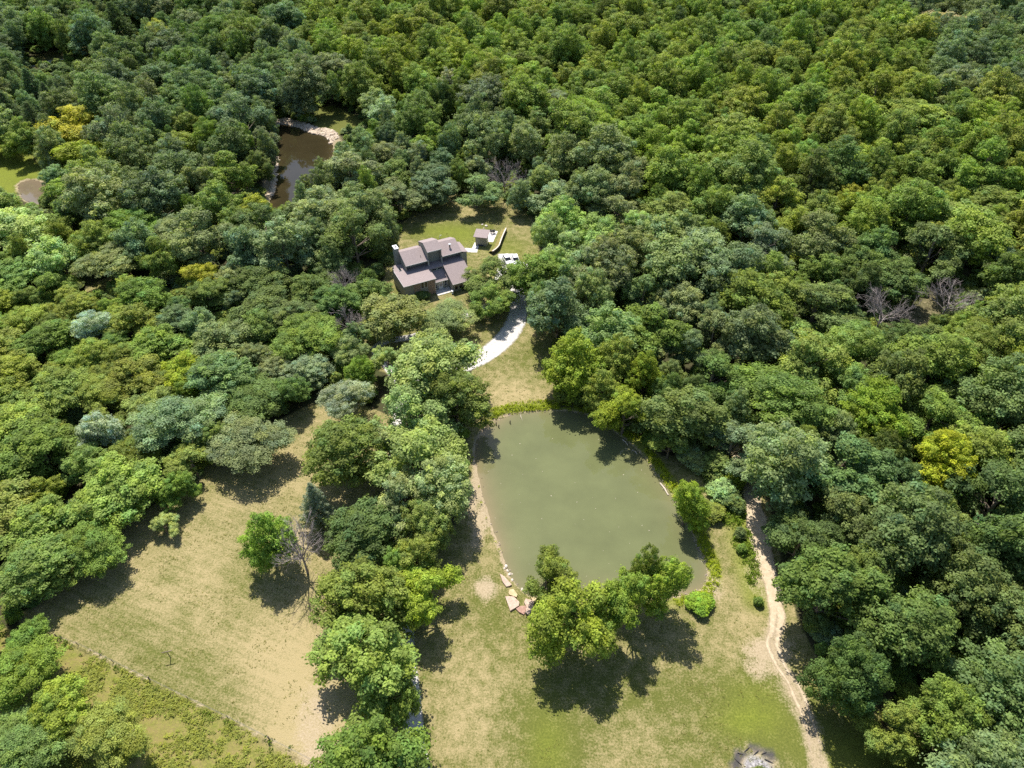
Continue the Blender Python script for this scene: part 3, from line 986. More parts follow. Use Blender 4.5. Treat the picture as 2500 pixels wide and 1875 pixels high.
M_ = [  # trees one can tell apart: crown centre, crown width on the survey print, height
    (783, 800, 75, 10, 'tall', 'br', "small bright green upright tree at the top of the tree row, left of the drive"),
    (752, 858, 100, 11, 'feather', 'pale', "small pale silvery tree between the tree row and the wood"),
    (730, 965, 165, 16, 'round', 'mg', "large dark rounded tree at the field's top corner, left of the drive"),
    (945, 790, 200, 17, 'round', 'lg', "topmost big light green tree of the row along the drive"),
    (868, 885, 185, 17, 'open', 'lg', "light green loose tree over the drive, second from the row's top"),
    (985, 860, 130, 15, 'round', 'mg', "mid green tree leaning over the tan lawn above the pond's left end"),
    (905, 985, 205, 17, 'open', 'lg', "big light green tree over the drive, left of the pond's top end"),
    (945, 1055, 140, 15, 'round', 'lg', "light green tree between the drive and the pond's left shore"),
    (868, 1065, 140, 14, 'open', 'lg', "pale green loose tree hiding the drive beside the dark round tree"),
    (838, 772, 80, 10, 'open', 'lg', "light green small tree at the loop's left side above the row"),
    (850, 1215, 75, 9, 'round', 'mg', "small mid green tree squeezed against the drive between the two dense domes"),
    (830, 960, 90, 13, 'open', 'lg', "light green tree filling the row's left side beside the dark rounded tree"),
    (850, 1480, 110, 12, 'open', 'mg', "mid green tree over the drive between the two broad bottom trees"),
    (925, 1120, 100, 12, 'round', 'mg', "mid green tree shading the lawn by the pond's left shore"),
    (680, 1082, 92, 13, 'conifer', 'blue', "blue grey conifer at the top of the dry field"),
    (775, 1148, 165, 12, 'round', 'dg', "dense dark green dome left of the drive, right of the bare tree"),
    (785, 1288, 190, 13, 'round', 'mg', "dense mid green dome left of the drive, below the dark dome"),
    (900, 1195, 100, 12, 'open', 'yg', "yellowish tree right of the drive, above the lime tree"),
    (930, 1275, 150, 13, 'open', 'li', "lime green spreading tree right of the drive casting its shadow on the lawn"),
    (785, 1425, 225, 14, 'round', 'yg', "broad yellowish green tree of the row, second from the bottom edge"),
    (800, 1625, 220, 14, 'round', 'mg', "broad mid green tree of the row, cut by the bottom edge"),
    (572, 1155, 125, 15, 'tall', 'br', "tall bright green tree standing alone in the dry field by the bare tree"),
    (352, 1133, 62, 5, 'open', 'lg', "small young light green tree at the dry field's upper edge"),
    (1184, 1222, 112, 11, 'open', 'mg', "slim airy tree with a bare trunk on the stone slabs by the pond"),
    (1240, 1318, 190, 17, 'open', 'br', "broadest bright green tree at the pond's near shore"),
    (1362, 1285, 130, 17, 'open', 'br', "bright green tree between two others on the pond's near shore"),
    (1448, 1255, 115, 16, 'tall', 'br', "bright green tree furthest right on the pond's near shore"),
    (1400, 1225, 75, 16, 'tall', 'mg', "narrow darker tree behind the bright trees on the pond's near shore"),
    (1490, 1075, 100, 13, 'tall', 'br', "bright green tree leaning over the pond's right shore by the dirt track"),
    (1238, 765, 150, 17, 'tall', 'br', "tall bright green tree right of the tan lawn, above the pond"),
    (1300, 835, 95, 13, 'tall', 'yg', "yellowish narrow tree between the tall green tree and the lime tree"),
    (1352, 878, 118, 13, 'open', 'li', "lime yellow tree leaning over the pond's far right shore"),
    (1335, 770, 95, 15, 'tall', 'yg', "yellowish upright tree behind the lime tree at the pond"),
    (1395, 800, 100, 14, 'tall', 'br', "bright green tree at the wood's edge right of the lime tree"),
    (1478, 890, 170, 15, 'round', 'dg', "dark rounded tree at the pond's right, right of the lime tree"),
    (1448, 955, 85, 8, 'open', 'mg', "low mid green tree on the pond's right bank under the dark tree"),
    (852, 672, 150, 12, 'round', 'ol', "olive brown rounded tree hiding the house's front left corner"),
    (968, 690, 125, 8, 'feather', 'ol', "low airy olive tree on the island inside the drive loop"),
    (1062, 586, 125, 13, 'open', 'mg', "green tree over the parking apron, right against the house"),
    (1062, 640, 85, 11, 'open', 'mg', "green tree shading the drive bend in front of the house"),
    (1158, 585, 125, 13, 'round', 'mg', "mid green tree right of the white car on the apron"),
    (768, 715, 60, 8, 'open', 'gg', "thin sparse tree with bare lower branches left of the house front"),
    (45, 1455, 170, 9, 'feather', 'yg', "feathery yellowish green tree in the weedy corner, upper one by the fence end"),
    (105, 1535, 145, 8, 'round', 'br', "rounded bright green tree in the weedy corner, middle one"),
    (232, 1592, 150, 8, 'feather', 'yg', "yellowish spreading tree in the weedy corner, nearest the fence"),
    (40, 1615, 160, 8, 'feather', 'mg', "deeper green feathery tree in the bottom corner of the weedy meadow"),
    (62, 1390, 95, 7, 'round', 'mg', "dark bushy tree at the fence's upper end in the weedy corner"),
    # crowns that stand out in the wood
    (160, 262, 125, 18, 'open', 'ye', "golden yellow tall tree above the small meadow pond, upper of two"),
    (175, 335, 150, 16, 'open', 'li', "lime yellow tall tree below the golden yellow one by the meadow pond"),
    (140, 415, 115, 14, 'open', 'yg', "yellowish tall tree right of the meadow pond, below the lime yellow one"),
    (95, 320, 75, 10, 'open', 'yg', "small yellowish tree at the light meadow's edge"),
    (345, 62, 75, 15, 'tall', 'li', "lime green upright tree alone by the far clearing"),
    (508, 175, 75, 14, 'round', 'yg', "yellowish tree above the brown pond in the wood"),
    (548, 448, 85, 11, 'tall', 'li', "lime green tree left of the brown pond's near end"),
    (425, 595, 90, 11, 'open', 'ye', "golden yellow tree in the left wood, beside greyish crowns"),
    (400, 790, 110, 10, 'open', 'li', "lime yellow patchy tree in the left wood below the bluish crown"),
    (1830, 425, 100, 12, 'open', 'ye', "brightest golden yellow tree in the right wood"),
    (1812, 515, 65, 11, 'open', 'ye', "small golden yellow tree below the brightest one in the right wood"),
    (1880, 440, 80, 14, 'round', 'yg', "yellowish tree just right of the brightest golden tree"),
    (970, 178, 55, 15, 'round', 'pale', "palest silvery small crown in the far wood"),
    (835, 240, 80, 15, 'round', 'pale', "pale silvery tree right of the brown pond's meadow"),
    (2045, 50, 120, 16, 'round', 'bn', "brownish flowering crown near the far right of the wood"),
    (1985, 260, 150, 17, 'round', 'yg', "big yellowish rounded crown in the far right wood"),
    (1310, 500, 120, 14, 'round', 'lg', "light green full crown right of the house's back lawn"),
    (1905, 885, 140, 16, 'round', 'br', "big bright crown in the middle of the right wood"),
    (2030, 990, 120, 15, 'round', 'li', "lime green crown low in the right wood"),
    (2040, 1520, 160, 14, 'round', 'yg', "yellowish crown at the bottom right, nearest the lawn corner"),
    (200, 700, 85, 11, 'feather', 'pale', "pale silvery crown in the left wood's yellowish patch"),
    (215, 935, 95, 11, 'round', 'pale', "pale silvery crown just above the dry field's left end"),
    (370, 900, 160, 13, 'feather', 'gg', "broad feathery crown at the wood's edge above the dry field"),
    (125, 545, 130, 15, 'tall', 'lg', "light green tall tree with a bare leaning trunk at the left"),
]
for e in M_:
    put(*e)
for cx, cy, w, h, lb in [(30, 175, 95, 19, "dark pine at the far left edge, topmost of the pine stand"), (75, 200, 90, 19, "dark pine of the far left stand, right of the topmost"), (20, 245, 100, 18, "dark pine of the far left stand, lowest at the edge"),
                         (75, 265, 80, 17, "dark pine of the far left stand nearest the golden tree"), (110, 225, 75, 17, "dark pine of the far left stand furthest right"), (250, 45, 80, 19, "dark pine by the far clearing in the top wood"), (205, 20, 80, 18, "dark pine left of the far clearing's pine")]:
    put(cx, cy, w, h, 'conifer', 'pine', lb, 0.5)
n_manual = len(TREES)

TMAP = """100,60,dg 300,60,bg 500,80,dg 700,60,yg 1000,60,yg 1300,60,mg 1500,40,mg 1750,60,mg 2100,60,bg 60,110,bg 350,160,bg 450,220,bg 600,130,bg 850,120,yg 1100,140,yg 1350,140,yg 1600,130,mg 1900,150,yg 2150,170,bg
250,200,bg 300,300,bg 450,300,mg 560,250,bg 800,300,gg 950,280,dg 1150,300,gg 1300,260,yg 1500,280,yg 1750,280,yg 2000,330,mg 2150,300,yg 50,450,lg 200,420,gg 400,380,bg 500,440,mg 750,420,gg 900,370,dg 1100,400,gg
1300,420,gg 1500,430,mg 1700,430,mg 1900,450,yg 2100,480,yg 100,550,yg 250,490,mg 300,530,gg 450,530,gg 350,600,mg 650,500,gg 700,600,dg 1300,520,lg 1450,560,gg 1650,560,gg 1850,560,dg 2100,600,dg 60,660,yg 300,660,yg 450,680,bg
600,700,dg 1300,650,gg 1500,650,gg 1700,650,mg 1900,700,dg 2150,720,mg 100,800,yg 300,780,yg 470,770,bg 600,830,dg 650,760,gg 1450,800,dg 1600,800,dg 1750,780,mg 1950,850,mg 2150,900,mg 60,950,yg 200,880,yg 330,900,mg
480,900,gg 120,1100,yg 250,1040,mg 50,1250,mg 170,1150,yg 1750,950,gg 1900,1000,dg 2050,1080,mg 2180,1050,dg 1750,1150,dg 1900,1150,dg 2000,1250,dg 1800,1300,dg 2150,1200,bg 2100,1400,dg 1900,1400,dg 2050,1600,mg 2180,1450,dg 2150,1650,gg"""
TMAP = [(int(a), int(b), c) for a, b, c in (t.split(",") for t in TMAP.split())]
NEAR = {'dg': ['dg', 'dg', 'mg', 'bg'], 'mg': ['mg', 'mg', 'yg', 'dg'], 'yg': ['yg', 'yg', 'mg', 'mg'], 'gg': ['gg', 'gg', 'bg', 'mg'], 'bg': ['bg', 'bg', 'gg', 'dg'], 'lg': ['lg', 'lg', 'gg', 'mg']}


TRACK_SEEN = [(1588, 995), (1626, 1022), (1642, 1130), (1660, 1250), (1674, 1330), (1714, 1400), (1752, 1472), (1690, 1480), (1660, 1420), (1640, 1300), (1605, 1100)]
EDGE_SEEN = [(1745, 1470), (1820, 1545), (1900, 1602), (1990, 1668), (2010, 1760), (1500, 1760)]
STRICT = [TRACK_SEEN, EDGE_SEEN, [(600, 262), (650, 232), (720, 215), (792, 248), (770, 275), (715, 296)], [(-40, 315), (50, 318), (85, 365), (95, 400), (75, 425), (30, 420), (-40, 400)], [(862, 505), (900, 450), (940, 430), (1050, 436), (1140, 462), (1145, 545), (1090, 540), (1000, 570), (845, 600), (845, 535)], SEEN[2], SEEN[3],
          [(1868, 630), (1962, 622), (1968, 695), (1880, 695)], [(2010, 605), (2110, 600), (2105, 665), (2012, 672)], [(1072, 355), (1108, 350), (1110, 400), (1075, 405)], [(728, 585), (752, 585), (752, 625), (728, 625)],
          [(50, 118), (190, 100), (190, 128), (110, 148), (50, 148)], [(1020, 440), (1138, 448), (1138, 545), (1020, 565)], [(232, 45), (300, 38), (300, 70), (240, 68)]]


def seen_clear(x, y, d, h):
    for dx, zf in ((-0.45, 0.5), (-0.4, 0.72), (0.45, 0.5), (0.4, 0.72), (-0.2, 0.4), (0.2, 0.4), (0, 0.3), (0, 0.97), (0, 0.6)):
        a, b, w = proj(x + dx * d, y, zf * h)
        for pl in STRICT:
            if inside(pl, np.array([a]), np.array([b]))[0]:
                return True
    for dx, zf in ((0, 0.6), (-0.27, 0.6), (0.27, 0.6), (0, 0.88), (0, 0.45)):
        a, b, w = proj(x + dx * d, y, zf * h)
        for pl in SEEN:
            if inside(pl, np.array([a]), np.array([b]))[0]:
                return True
    return False


rp = random.Random(11)
WET = [POND, POND2, POND3]
cell = {}


def near_ok(x, y, d, fac=0.31):
    i, j = int(x // 20), int(y // 20)
    for a in (-1, 0, 1):
        for b in (-1, 0, 1):
            for (x2, y2, d2) in cell.get((i + a, j + b), ()):
                if math.hypot(x - x2, y - y2) < fac * (d + d2):
                    return False
    return True


def cell_add(x, y, d):
    cell.setdefault((int(x // 20), int(y // 20)), []).append((x, y, d))


for t in TREES:
    cell_add(t[0], t[1], t[2])
for phase, (dmin, dmax, tries) in enumerate(((15, 22, 4000), (11, 16, 9000), (7, 11, 14000))):
    for _ in range(tries):
        y = 22 + (455 - 22) * rp.random() ** 0.8
        half = 0.727 * (y * math.cos(PITCH) + CAM_H * math.sin(PITCH)) + 14
        x = rp.uniform(-half, half)
        d = rp.uniform(dmin, dmax)
        if not near_ok(x, y, d):
            continue
        px, py, _w = proj(x, y, 8)
        left = px < 800 and py > 560
        h = min(24, d * rp.uniform(0.5, 0.75) + rp.uniform(3.5, 9.0))
        if left:
            if d > 17: continue
            h = 5.0 + d * rp.uniform(0.25, 0.45)
        if py < 420 and not left: h += 3.0
        if 800 < px < 1190 and 330 < py < 480: h = min(h, 12.5)
        if seen_clear(x, y, d, h):
            continue
        if any(inside(p, np.array([x]), np.array([y]))[0] for p in WET):
            continue
        best = min(TMAP, key=lambda m: (m[0] - px) ** 2 + ((m[1] - py) * 1.3) ** 2 + rp.uniform(0, 9000))
        tint = best[2] if rp.random() < 0.5 else rp.choice(NEAR.get(best[2], [best[2]]))
        if tint == 'bg' and px > 1500 and py > 900: tint = 'dg'
        style = rp.choices(['round', 'tall', 'open', 'feather'], [6, 2, 2, 2] if left else ([3, 5, 3, 0.5] if py < 420 else [6, 3, 3, 0.8]))[0]
        TREES.append([x, y, d, h, style, tint, None, None])
        cell_add(x, y, d)

# the ones that show largest become trees of their own, the rest one mass
info = []
for i, t in enumerate(TREES):
    px, py, w = proj(t[0], t[1], 0.6 * t[3])
    vis = -60 < px < 2272 and -60 < py < 1720
    info.append((i < n_manual, vis, t[2] / w, px, py))
auto = sorted((i for i in range(n_manual, len(TREES)) if info[i][1]), key=lambda i: -info[i][2])
OWN = set(range(n_manual)) | set(auto[:296 - n_manual])
ZONES = [("left wood", lambda a, b: a < 800 and b > 480), ("far left wood", lambda a, b: a < 800), ("far wood", lambda a, b: b < 320 and a < 1500), ("far right wood", lambda a, b: b < 320), ("right wood", lambda a, b: True)]
used_labels = set()
jit = random.Random(77)
PROTO = {}
LABELS_BY = {}


def tint_of(key):
    c = TINT[key]
    v = jit.uniform(0.84, 1.2)
    v *= 2.5
    return [c[0] * v * jit.uniform(0.88, 1.14), c[1] * v, c[2] * v * jit.uniform(0.8, 1.2), 1.0]


MASS = []
for i, t in enumerate(TREES):
    x, y, d, h, style, tk, label, nm = t
    key = jit.choice(KINDS[style])
    sx, sz = d / (2 * TR), h / TH
    tint = tint_of(tk)
    rz = jit.uniform(0, 2 * math.pi)
    if i not in OWN:
        MASS.append((x, y, sx, sz, rz, key, tint))
        continue
    kind = 'pine_tree' if style == 'conifer' else 'broadleaf_tree'
    if label is None:
        px, py = info[i][3], info[i][4]
        size = "big" if d > 15 else ("small" if d < 9.5 else "middling")
        zone = next(z for z, f in ZONES if f(px, py))
        label = f"{size} {TWORD[tk]} {SWORD[style]} tree, {zone}, {words(px / 22.12)} percent across, {words(py / 16.59)} percent down"
    t_ = empty(kind, (x, y, shore_z(x, y)), rz, label, "tree", "trees of the wood and the drive" if kind != 'pine_tree' else "pines of the far left wood")
    asp = jit.uniform(0.88, 1.13)
    t_.scale = (sx * asp, sx / asp, sz)
    link_mesh("trunk", TRUNKS[key], t_)
    cr = link_mesh("crown", CROWNS[key], t_)
    cr["tint"] = tint[:3]
    cr.color = tint
    PROTO.setdefault(key, cr)
for key in set(m[5] for m in MASS):
    if key not in PROTO:
        for m in list(MASS):
            if m[5] == key:
                MASS.remove(m); m2 = list(m); m2[5] = next(iter(k for k in PROTO if k[:4] == key[:4])); MASS.append(tuple(m2))


def scatter(name, pts, protos, mat_kind='stuff'):
    """one object that shows the given meshes at its points; pts: x,y,z,sx,sz,rz,index,tint"""
    me = bpy.data.meshes.new(name)
    n = len(pts)
    me.vertices.add(n)
    me.vertices.foreach_set("co", np.array([p[:3] for p in pts], np.float32).ravel())
    for an, ty, val in (("scl", 'FLOAT_VECTOR', [(p[3], p[3], p[4]) for p in pts]), ("rot", 'FLOAT_VECTOR', [(0, 0, p[5]) for p in pts]), ("tint", 'FLOAT_VECTOR', [p[7][:3] for p in pts])):
        a = me.attributes.new(an, ty, 'POINT')
        a.data.foreach_set("vector", np.array(val, np.float32).ravel())
    a = me.attributes.new("pick", 'INT', 'POINT')
    a.data.foreach_set("value", np.array([p[6] for p in pts], np.int32))
    o = link_mesh(name, me)
    ng = bpy.data.node_groups.new(name + "_nodes", 'GeometryNodeTree')
    ng.interface.new_socket("Geometry", in_out='INPUT', socket_type='NodeSocketGeometry')
    ng.interface.new_socket("Geometry", in_out='OUTPUT', socket_type='NodeSocketGeometry')
    gi = ng.nodes.new("NodeGroupInput"); go = ng.nodes.new("NodeGroupOutput")
    join = ng.nodes.new("GeometryNodeJoinGeometry")

    def named(nm, ty):
        q = ng.nodes.new("GeometryNodeInputNamedAttribute")
        q.data_type = ty
        q.inputs["Name"].default_value = nm
        return q.outputs["Attribute"]
    scl, rot, pick = named("scl", 'FLOAT_VECTOR'), named("rot", 'FLOAT_VECTOR'), named("pick", 'INT')
    e2r = ng.nodes.new("FunctionNodeEulerToRotation")
    ng.links.new(rot, e2r.inputs[0])
    for k, ob in enumerate(protos):
        cmp_ = ng.nodes.new("FunctionNodeCompare")
        cmp_.data_type = 'INT'; cmp_.operation = 'EQUAL'
        ng.links.new(pick, [s for s in cmp_.inputs if s.enabled and s.name == "A"][0])
        [s for s in cmp_.inputs if s.enabled and s.name == "B"][0].default_value = k
        oi = ng.nodes.new("GeometryNodeObjectInfo")
        oi.transform_space = 'ORIGINAL'
        oi.inputs["Object"].default_value = ob
        oi.inputs["As Instance"].default_value = True
        iop = ng.nodes.new("GeometryNodeInstanceOnPoints")
        ng.links.new(gi.outputs[0], iop.inputs["Points"])
        ng.links.new(cmp_.outputs[0], iop.inputs["Selection"])
        ng.links.new(oi.outputs["Geometry"], iop.inputs["Instance"])
        ng.links.new(e2r.outputs[0], iop.inputs["Rotation"])
        ng.links.new(scl, iop.inputs["Scale"])
        ng.links.new(iop.outputs[0], join.inputs[0])
    ng.links.new(join.outputs[0], go.inputs[0])
    md = o.modifiers.new("scatter", 'NODES')
    md.node_group = ng
    tag(o, kind=mat_kind)
    return o


pk = sorted(PROTO)
print("trees", len(TREES), "own", len(OWN), "mass", len(MASS))
far_wood = scatter("woodland", [(m[0], m[1], 0, m[2], m[3], m[4], pk.index(m[5]), m[6]) for m in MASS], [PROTO[k] for k in pk])
far_wood["label"] = "distant trees of the wood beyond the ones nearby"

# ------------------------------------------------------------------ bushes, undergrowth, weeds
def shrub(cx, cy, wpx, h, tint, label):
    p = at(cx, cy, 0.5 * h)
    d = wpx * K * proj(p.x, p.y, h / 2)[2] / FPX
    t = empty("shrub", (p.x, p.y, shore_z(p.x, p.y)), jit.uniform(0, 6), label, "shrub", "shrubs around the pond")
    t.scale = (d / (2 * TR), d / (2 * TR), h / TH)
    key = jit.choice(KINDS['shrub'])
    link_mesh("stems", TRUNKS[key], t)
    f = link_mesh("foliage", CROWNS[key], t)
    f["tint"] = tint_of(tint)[:3]
    PROTO.setdefault(key, f)


for a in [(1512, 1303, 58, 2.2, 'br', "round bright green shrub by the pond's near right corner, alone on the lawn"),
          (1548, 1005, 85, 5, 'mg', "mid green shrub between the pond's right bank and the wood, topmost one"),
          (1590, 1030, 60, 4, 'br', "bright green shrub beside the dirt track's upper end"),
          (1560, 1055, 70, 3.5, 'lg', "light green shrub behind the leaning tree at the pond's right shore"),
          (1588, 1085, 45, 3, 'dg', "small dark shrub halfway between the leaning tree and the dirt track"),
          (1545, 1105, 60, 2.5, 'yg', "yellowish low shrub right of the leaning tree at the pond"),
          (1598, 1150, 30, 2.2, 'dg', "small dark shrub left of the dirt track, upper of the lower three"),
          (1605, 1185, 26, 2.0, 'mg', "small dark shrub left of the dirt track, middle of the lower three"),
          (1640, 1300, 24, 1.8, 'mg', "small shrub left of the dirt track, lowest one"),
          (1500, 985, 70, 4, 'lg', "light green shrub on the pond's right bank under the dark rounded tree"),
          (1172, 1272, 30, 1.4, 'mg', "low shrub among the stone slabs at the pond's near left corner"),
          (1165, 1300, 26, 1.0, 'br', "green plant between the two big pale stone slabs"),
          (905, 445, 40, 3, 'mg', "green shrub at the top of the house's back lawn"),
          (1005, 610, 40, 1.8, 'mg', "low shrub in front of the house entry"),
          (905, 636, 45, 2.2, 'dg', "dark shrub in the shade under the house's front windows")]:
    shrub(*a)

keys = KINDS['shrub']
ru = random.Random(31)
UG = []
opens = (FIELD, MEADOW, LAWN, YARD, CLEAR2, CLEAR3, CLEAR4, PATHGAP)
cand = np.array([(ru.uniform(-1, 1), ru.random()) for _ in range(12000)])
Yc = 22 + (440 - 22) * cand[:, 1] ** 0.75
Xc = cand[:, 0] * (0.727 * (Yc * math.cos(PITCH) + CAM_H * math.sin(PITCH)) + 10)
bad = np.zeros(len(Xc), bool)
for p in opens:
    bad |= inside(p, Xc, Yc)
for p in WET:
    bad |= inside(p, Xc, Yc) | (sdist(p, Xc[None], Yc[None])[0] < 2.5)
for ln in (DRIVE, DRIVE_E, DRIVE_W, TRACK):
    bad |= dist_line([tuple(q) for q in ln], Xc, Yc) < 4.5
bad |= inside(BRUSH, Xc, Yc)
for x, y in zip(Xc[~bad], Yc[~bad]):
    d = ru.uniform(2.5, 5.5); h = ru.uniform(1.2, 4.2)
    UG.append((x, y, 0, d / (2 * TR), h / TH, ru.uniform(0, 6.28), ru.randrange(len(keys)), tint_of(ru.choice(['dg', 'mg', 'mg', 'yg', 'gg']))))
scatter("undergrowth", UG, [PROTO[k] for k in keys])


def tufts(name, pts, per, size, tint, seed, upright=0.3):
    """leafy low growth as one mesh; pts: x, y, z, radius, height"""
    rng = np.random.default_rng(seed)
    C, Nn, S, T, Y = [], [], [], [], []
    for x, y, z, r, h in pts:
        k = max(5, int(per * r))
        q = rng.normal(size=(k, 3)) * np.array([r * 0.5, r * 0.5, 0]) + np.array([x, y, z])
        q[:, 2] += h * rng.uniform(0.1, 1.0, k) * np.exp(-((q[:, 0] - x) ** 2 + (q[:, 1] - y) ** 2) / (r * r + 1e-6))
        C.append(q)
        Nn.append(rng.normal(size=(k, 3)) + np.array([0, 0, upright * 3]))
        S.append(rng.uniform(0.6, 1.4, k) * size)
        T.append(np.full(k, rng.uniform(0.75, 1.2)) * rng.uniform(0.8, 1.2, k))
        Y.append(np.clip(np.full(k, rng.normal(0.3, 0.35)), 0, 1))
    me = leaf_mesh(name, np.concatenate(C), np.concatenate(Nn), np.concatenate(S), np.concatenate(T), np.concatenate(Y), rng)
    o = tag(link_mesh(name, me), kind='stuff')
    o["tint"] = tint
    return o


rw = random.Random(9)
rv = np.random.default_rng(9)


def field_of(n, x0, x1, y0, y1):
    return rv.uniform(x0, x1, n), rv.uniform(y0, y1, n)


def rows(X, Y, Z, r0, r1, h0, h1):
    return [(x, y, z, r, h) for x, y, z, r, h in zip(X, Y, Z, rv.uniform(r0, r1, len(X)), rv.uniform(h0, h1, len(X)))]


def shore_zs(X, Y):
    s_ = sdist(POND, X[None], Y[None])[0]
    return np.where(s_ > 0, WL * (1 - sstep(0, 1.7, s_)), WL + np.maximum(s_, -4) * 0.45)


# weedy meadow by the fence
X, Y = field_of(26000, -75, -12, 28, 78)
ok = inside(MEADOW, X, Y) & (vnoise(X, Y, 3.2, 2) > 0.16 + 0.4 * rv.random(len(X)))
tufts("meadow_weeds", rows(X[ok], Y[ok], 0 * X[ok], 0.2, 0.6, 0.15, 0.6), 40, 0.12, (0.26, 0.285, 0.06), 3, 1.2)
# lush rim of the pond
X, Y = field_of(26000, -20, 40, 55, 125)
S_ = sdist(POND, X[None], Y[None])[0]
north = (Y > at(1200, 950).y) & (X > at(1040, 900).x)
east = (X > at(1400, 1000).x) & (Y > at(1540, 1330).y)
ok = (S_ > 0.3) & (S_ < 3.2) & ((north) | (east & (S_ < 2.3)) | ((rv.random(len(X)) < 0.10) & (S_ < 1.0) & (Y > at(1200, 1200).y)))
tufts("bank_grass", rows(X[ok], Y[ok], shore_zs(X[ok], Y[ok]), 0.2, 0.5, 0.3, 0.9), 30, 0.12, (0.30, 0.36, 0.02), 4, 0.6)
# rough growth between the pond's right bank and the track
EB = poly_at([(1500, 985), (1590, 985), (1612, 1060), (1625, 1160), (1650, 1290), (1640, 1320), (1610, 1240), (1575, 1150), (1540, 1080)])
X, Y = field_of(6000, 10, 45, 60, 112)
ok = inside(EB, X, Y) & (vnoise(X, Y, 2.5, 4) > 0.3)
tufts("track_side_weeds", rows(X[ok], Y[ok], 0 * X[ok], 0.3, 0.9, 0.3, 1.3), 34, 0.15, (0.17, 0.25, 0.03), 5)
# seeded grass heads over the lawns, denser in the greener parts
X, Y = field_of(30000, -75, 60, 30, 195)
ok = (inside(LAWN, X, Y) | inside(FIELD, X, Y) | inside(YARD, X, Y)) & (vnoise(X, Y, 5, 6) + 0.5 * vnoise(X, Y, 1.7, 7) > 0.86) & (sdist(POND, X[None], Y[None])[0] > 1.5)
for ln in (DRIVE, DRIVE_E, DRIVE_W, TRACK):
    ok &= dist_line([tuple(q) for q in ln], X, Y) > 3.2
hl = np.array([(math.cos(HA) * (x - HO.x) + math.sin(HA) * (y - HO.y), -math.sin(HA) * (x - HO.x) + math.cos(HA) * (y - HO.y)) for x, y in zip(X, Y)])
ok &= ~((hl[:, 0] > -0.5) & (hl[:, 0] < 22) & (hl[:, 1] > -2) & (hl[:, 1] < 14))
tufts("lawn_tufts", rows(X[ok], Y[ok], 0 * X[ok], 0.12, 0.36, 0.04, 0.15), 30, 0.075, (0.20, 0.20, 0.055), 6, 0.9)
# plants along the fence
pts = []
for (x1, y1), (x2, y2) in zip(FENCE_LINE, FENCE_LINE[1:]):
    for k in range(14):
        if rw.random() < 0.35:
            f = rw.random()
            pts.append((x1 + (x2 - x1) * f + rw.uniform(-.5, .5), y1 + (y2 - y1) * f + rw.uniform(-1.2, .2), 0, rw.uniform(0.3, 0.6), rw.uniform(0.4, 1.0)))
tufts("fence_weeds", pts, 60, 0.12, (0.15, 0.22, 0.03), 7)

# ------------------------------------------------------------------ leafless trees
for cx, cy, w, h, seed, lb, tw in [(645, 1180, 95, 13, 3, "bare leafless tree in the dry field beside the tall bright green tree", 4),
                                   (1090, 375, 85, 14, 4, "grey dead tree at the wood's edge behind the back lawn", 4),
                                   (1915, 660, 135, 15, 5, "bare grey dead tree in the right wood by the reddish brush patch, left one", 4),
                                   (2060, 632, 130, 15, 6, "bare grey dead tree in the right wood by the reddish brush patch, right one", 4),
                                   (742, 605, 70, 11, 7, "bare dark tree left of the house in the wood's shade", 4),
                                   (755, 690, 70, 10, 8, "bare tree with thin branches left of the drive loop", 4),
                                   (490, 130, 60, 12, 9, "bare dark tree in the far left wood by a white gap", 3),
                                   (1345, 255, 60, 13, 10, "bare dark tree deep in the far wood", 3),
                                   (1705, 240, 50, 15, 13, "bare grey tree among yellowish crowns of the far right wood", 3), (2130, 1180, 60, 13, 14, "bare grey tree in a dark gap at the right edge of the wood", 3), (1640, 560, 60, 13, 15, "bare grey tree in the right wood level with the house", 3),
                                   (535, 325, 60, 12, 12, "bare reddish tree in the left wood near the brown pond", 3)]:
    p = at(cx, cy, 0.62 * h)
    d = w * K * proj(p.x, p.y, 0.6 * h)[2] / FPX
    bare_tree("dead_tree", (p.x, p.y, 0), h, d, seed, lb, tw)

# ------------------------------------------------------------------ the house
house = empty("house", HO, HA, "grey green house with stepped brown shingle roofs and a tall chimney", "house")


def gable_walls(mb, u0, u1, vf, vb, vr, zb, zf, zr, zk):
    """side walls with a ridge at vr"""
    for u, du in ((u0, 0.18), (u1 - 0.18, 0.18)):
        prof = [(vf, zb), (vb, zb), (vb, zk), (vr, zr), (vf, zf)]
        a = [mb.bm.verts.new((u, v, z)) for v, z in prof]
        b = [mb.bm.verts.new((u + du, v, z)) for v, z in prof]
        mb.bm.faces.new(a); mb.bm.faces.new(b[::-1])
        for i in range(5):
            mb.bm.faces.new((a[i], b[i], b[(i + 1) % 5], a[(i + 1) % 5]))


w = MB()
DZ = lambda v: 5.0 + 0.0524 * v
# lower floor: front wall, left wall, back wall
w.box((0.35, 0.62, -0.2), (2.9, 0.82, DZ(0.7) - 0.2))          # plain part left of the brick
w.box((0.35, 0.82, -0.2), (0.55, 9.9, DZ(1) - 0.2))
w.box((8.85, 0.62, -0.2), (9.05, 4.7, DZ(1) - 0.2))
w.box((0.35, 9.9, -0.2), (3.1, 10.1, DZ(9) - 0.2))
# clerestory band between flat roof and entry roof
w.box((9.1, 4.72, 3.6), (13.2, 4.9, DZ(4.6) - 0.17))
# entry wall
w.box((9.05, 1.72, -0.2), (13.25, 1.9, 2.75))
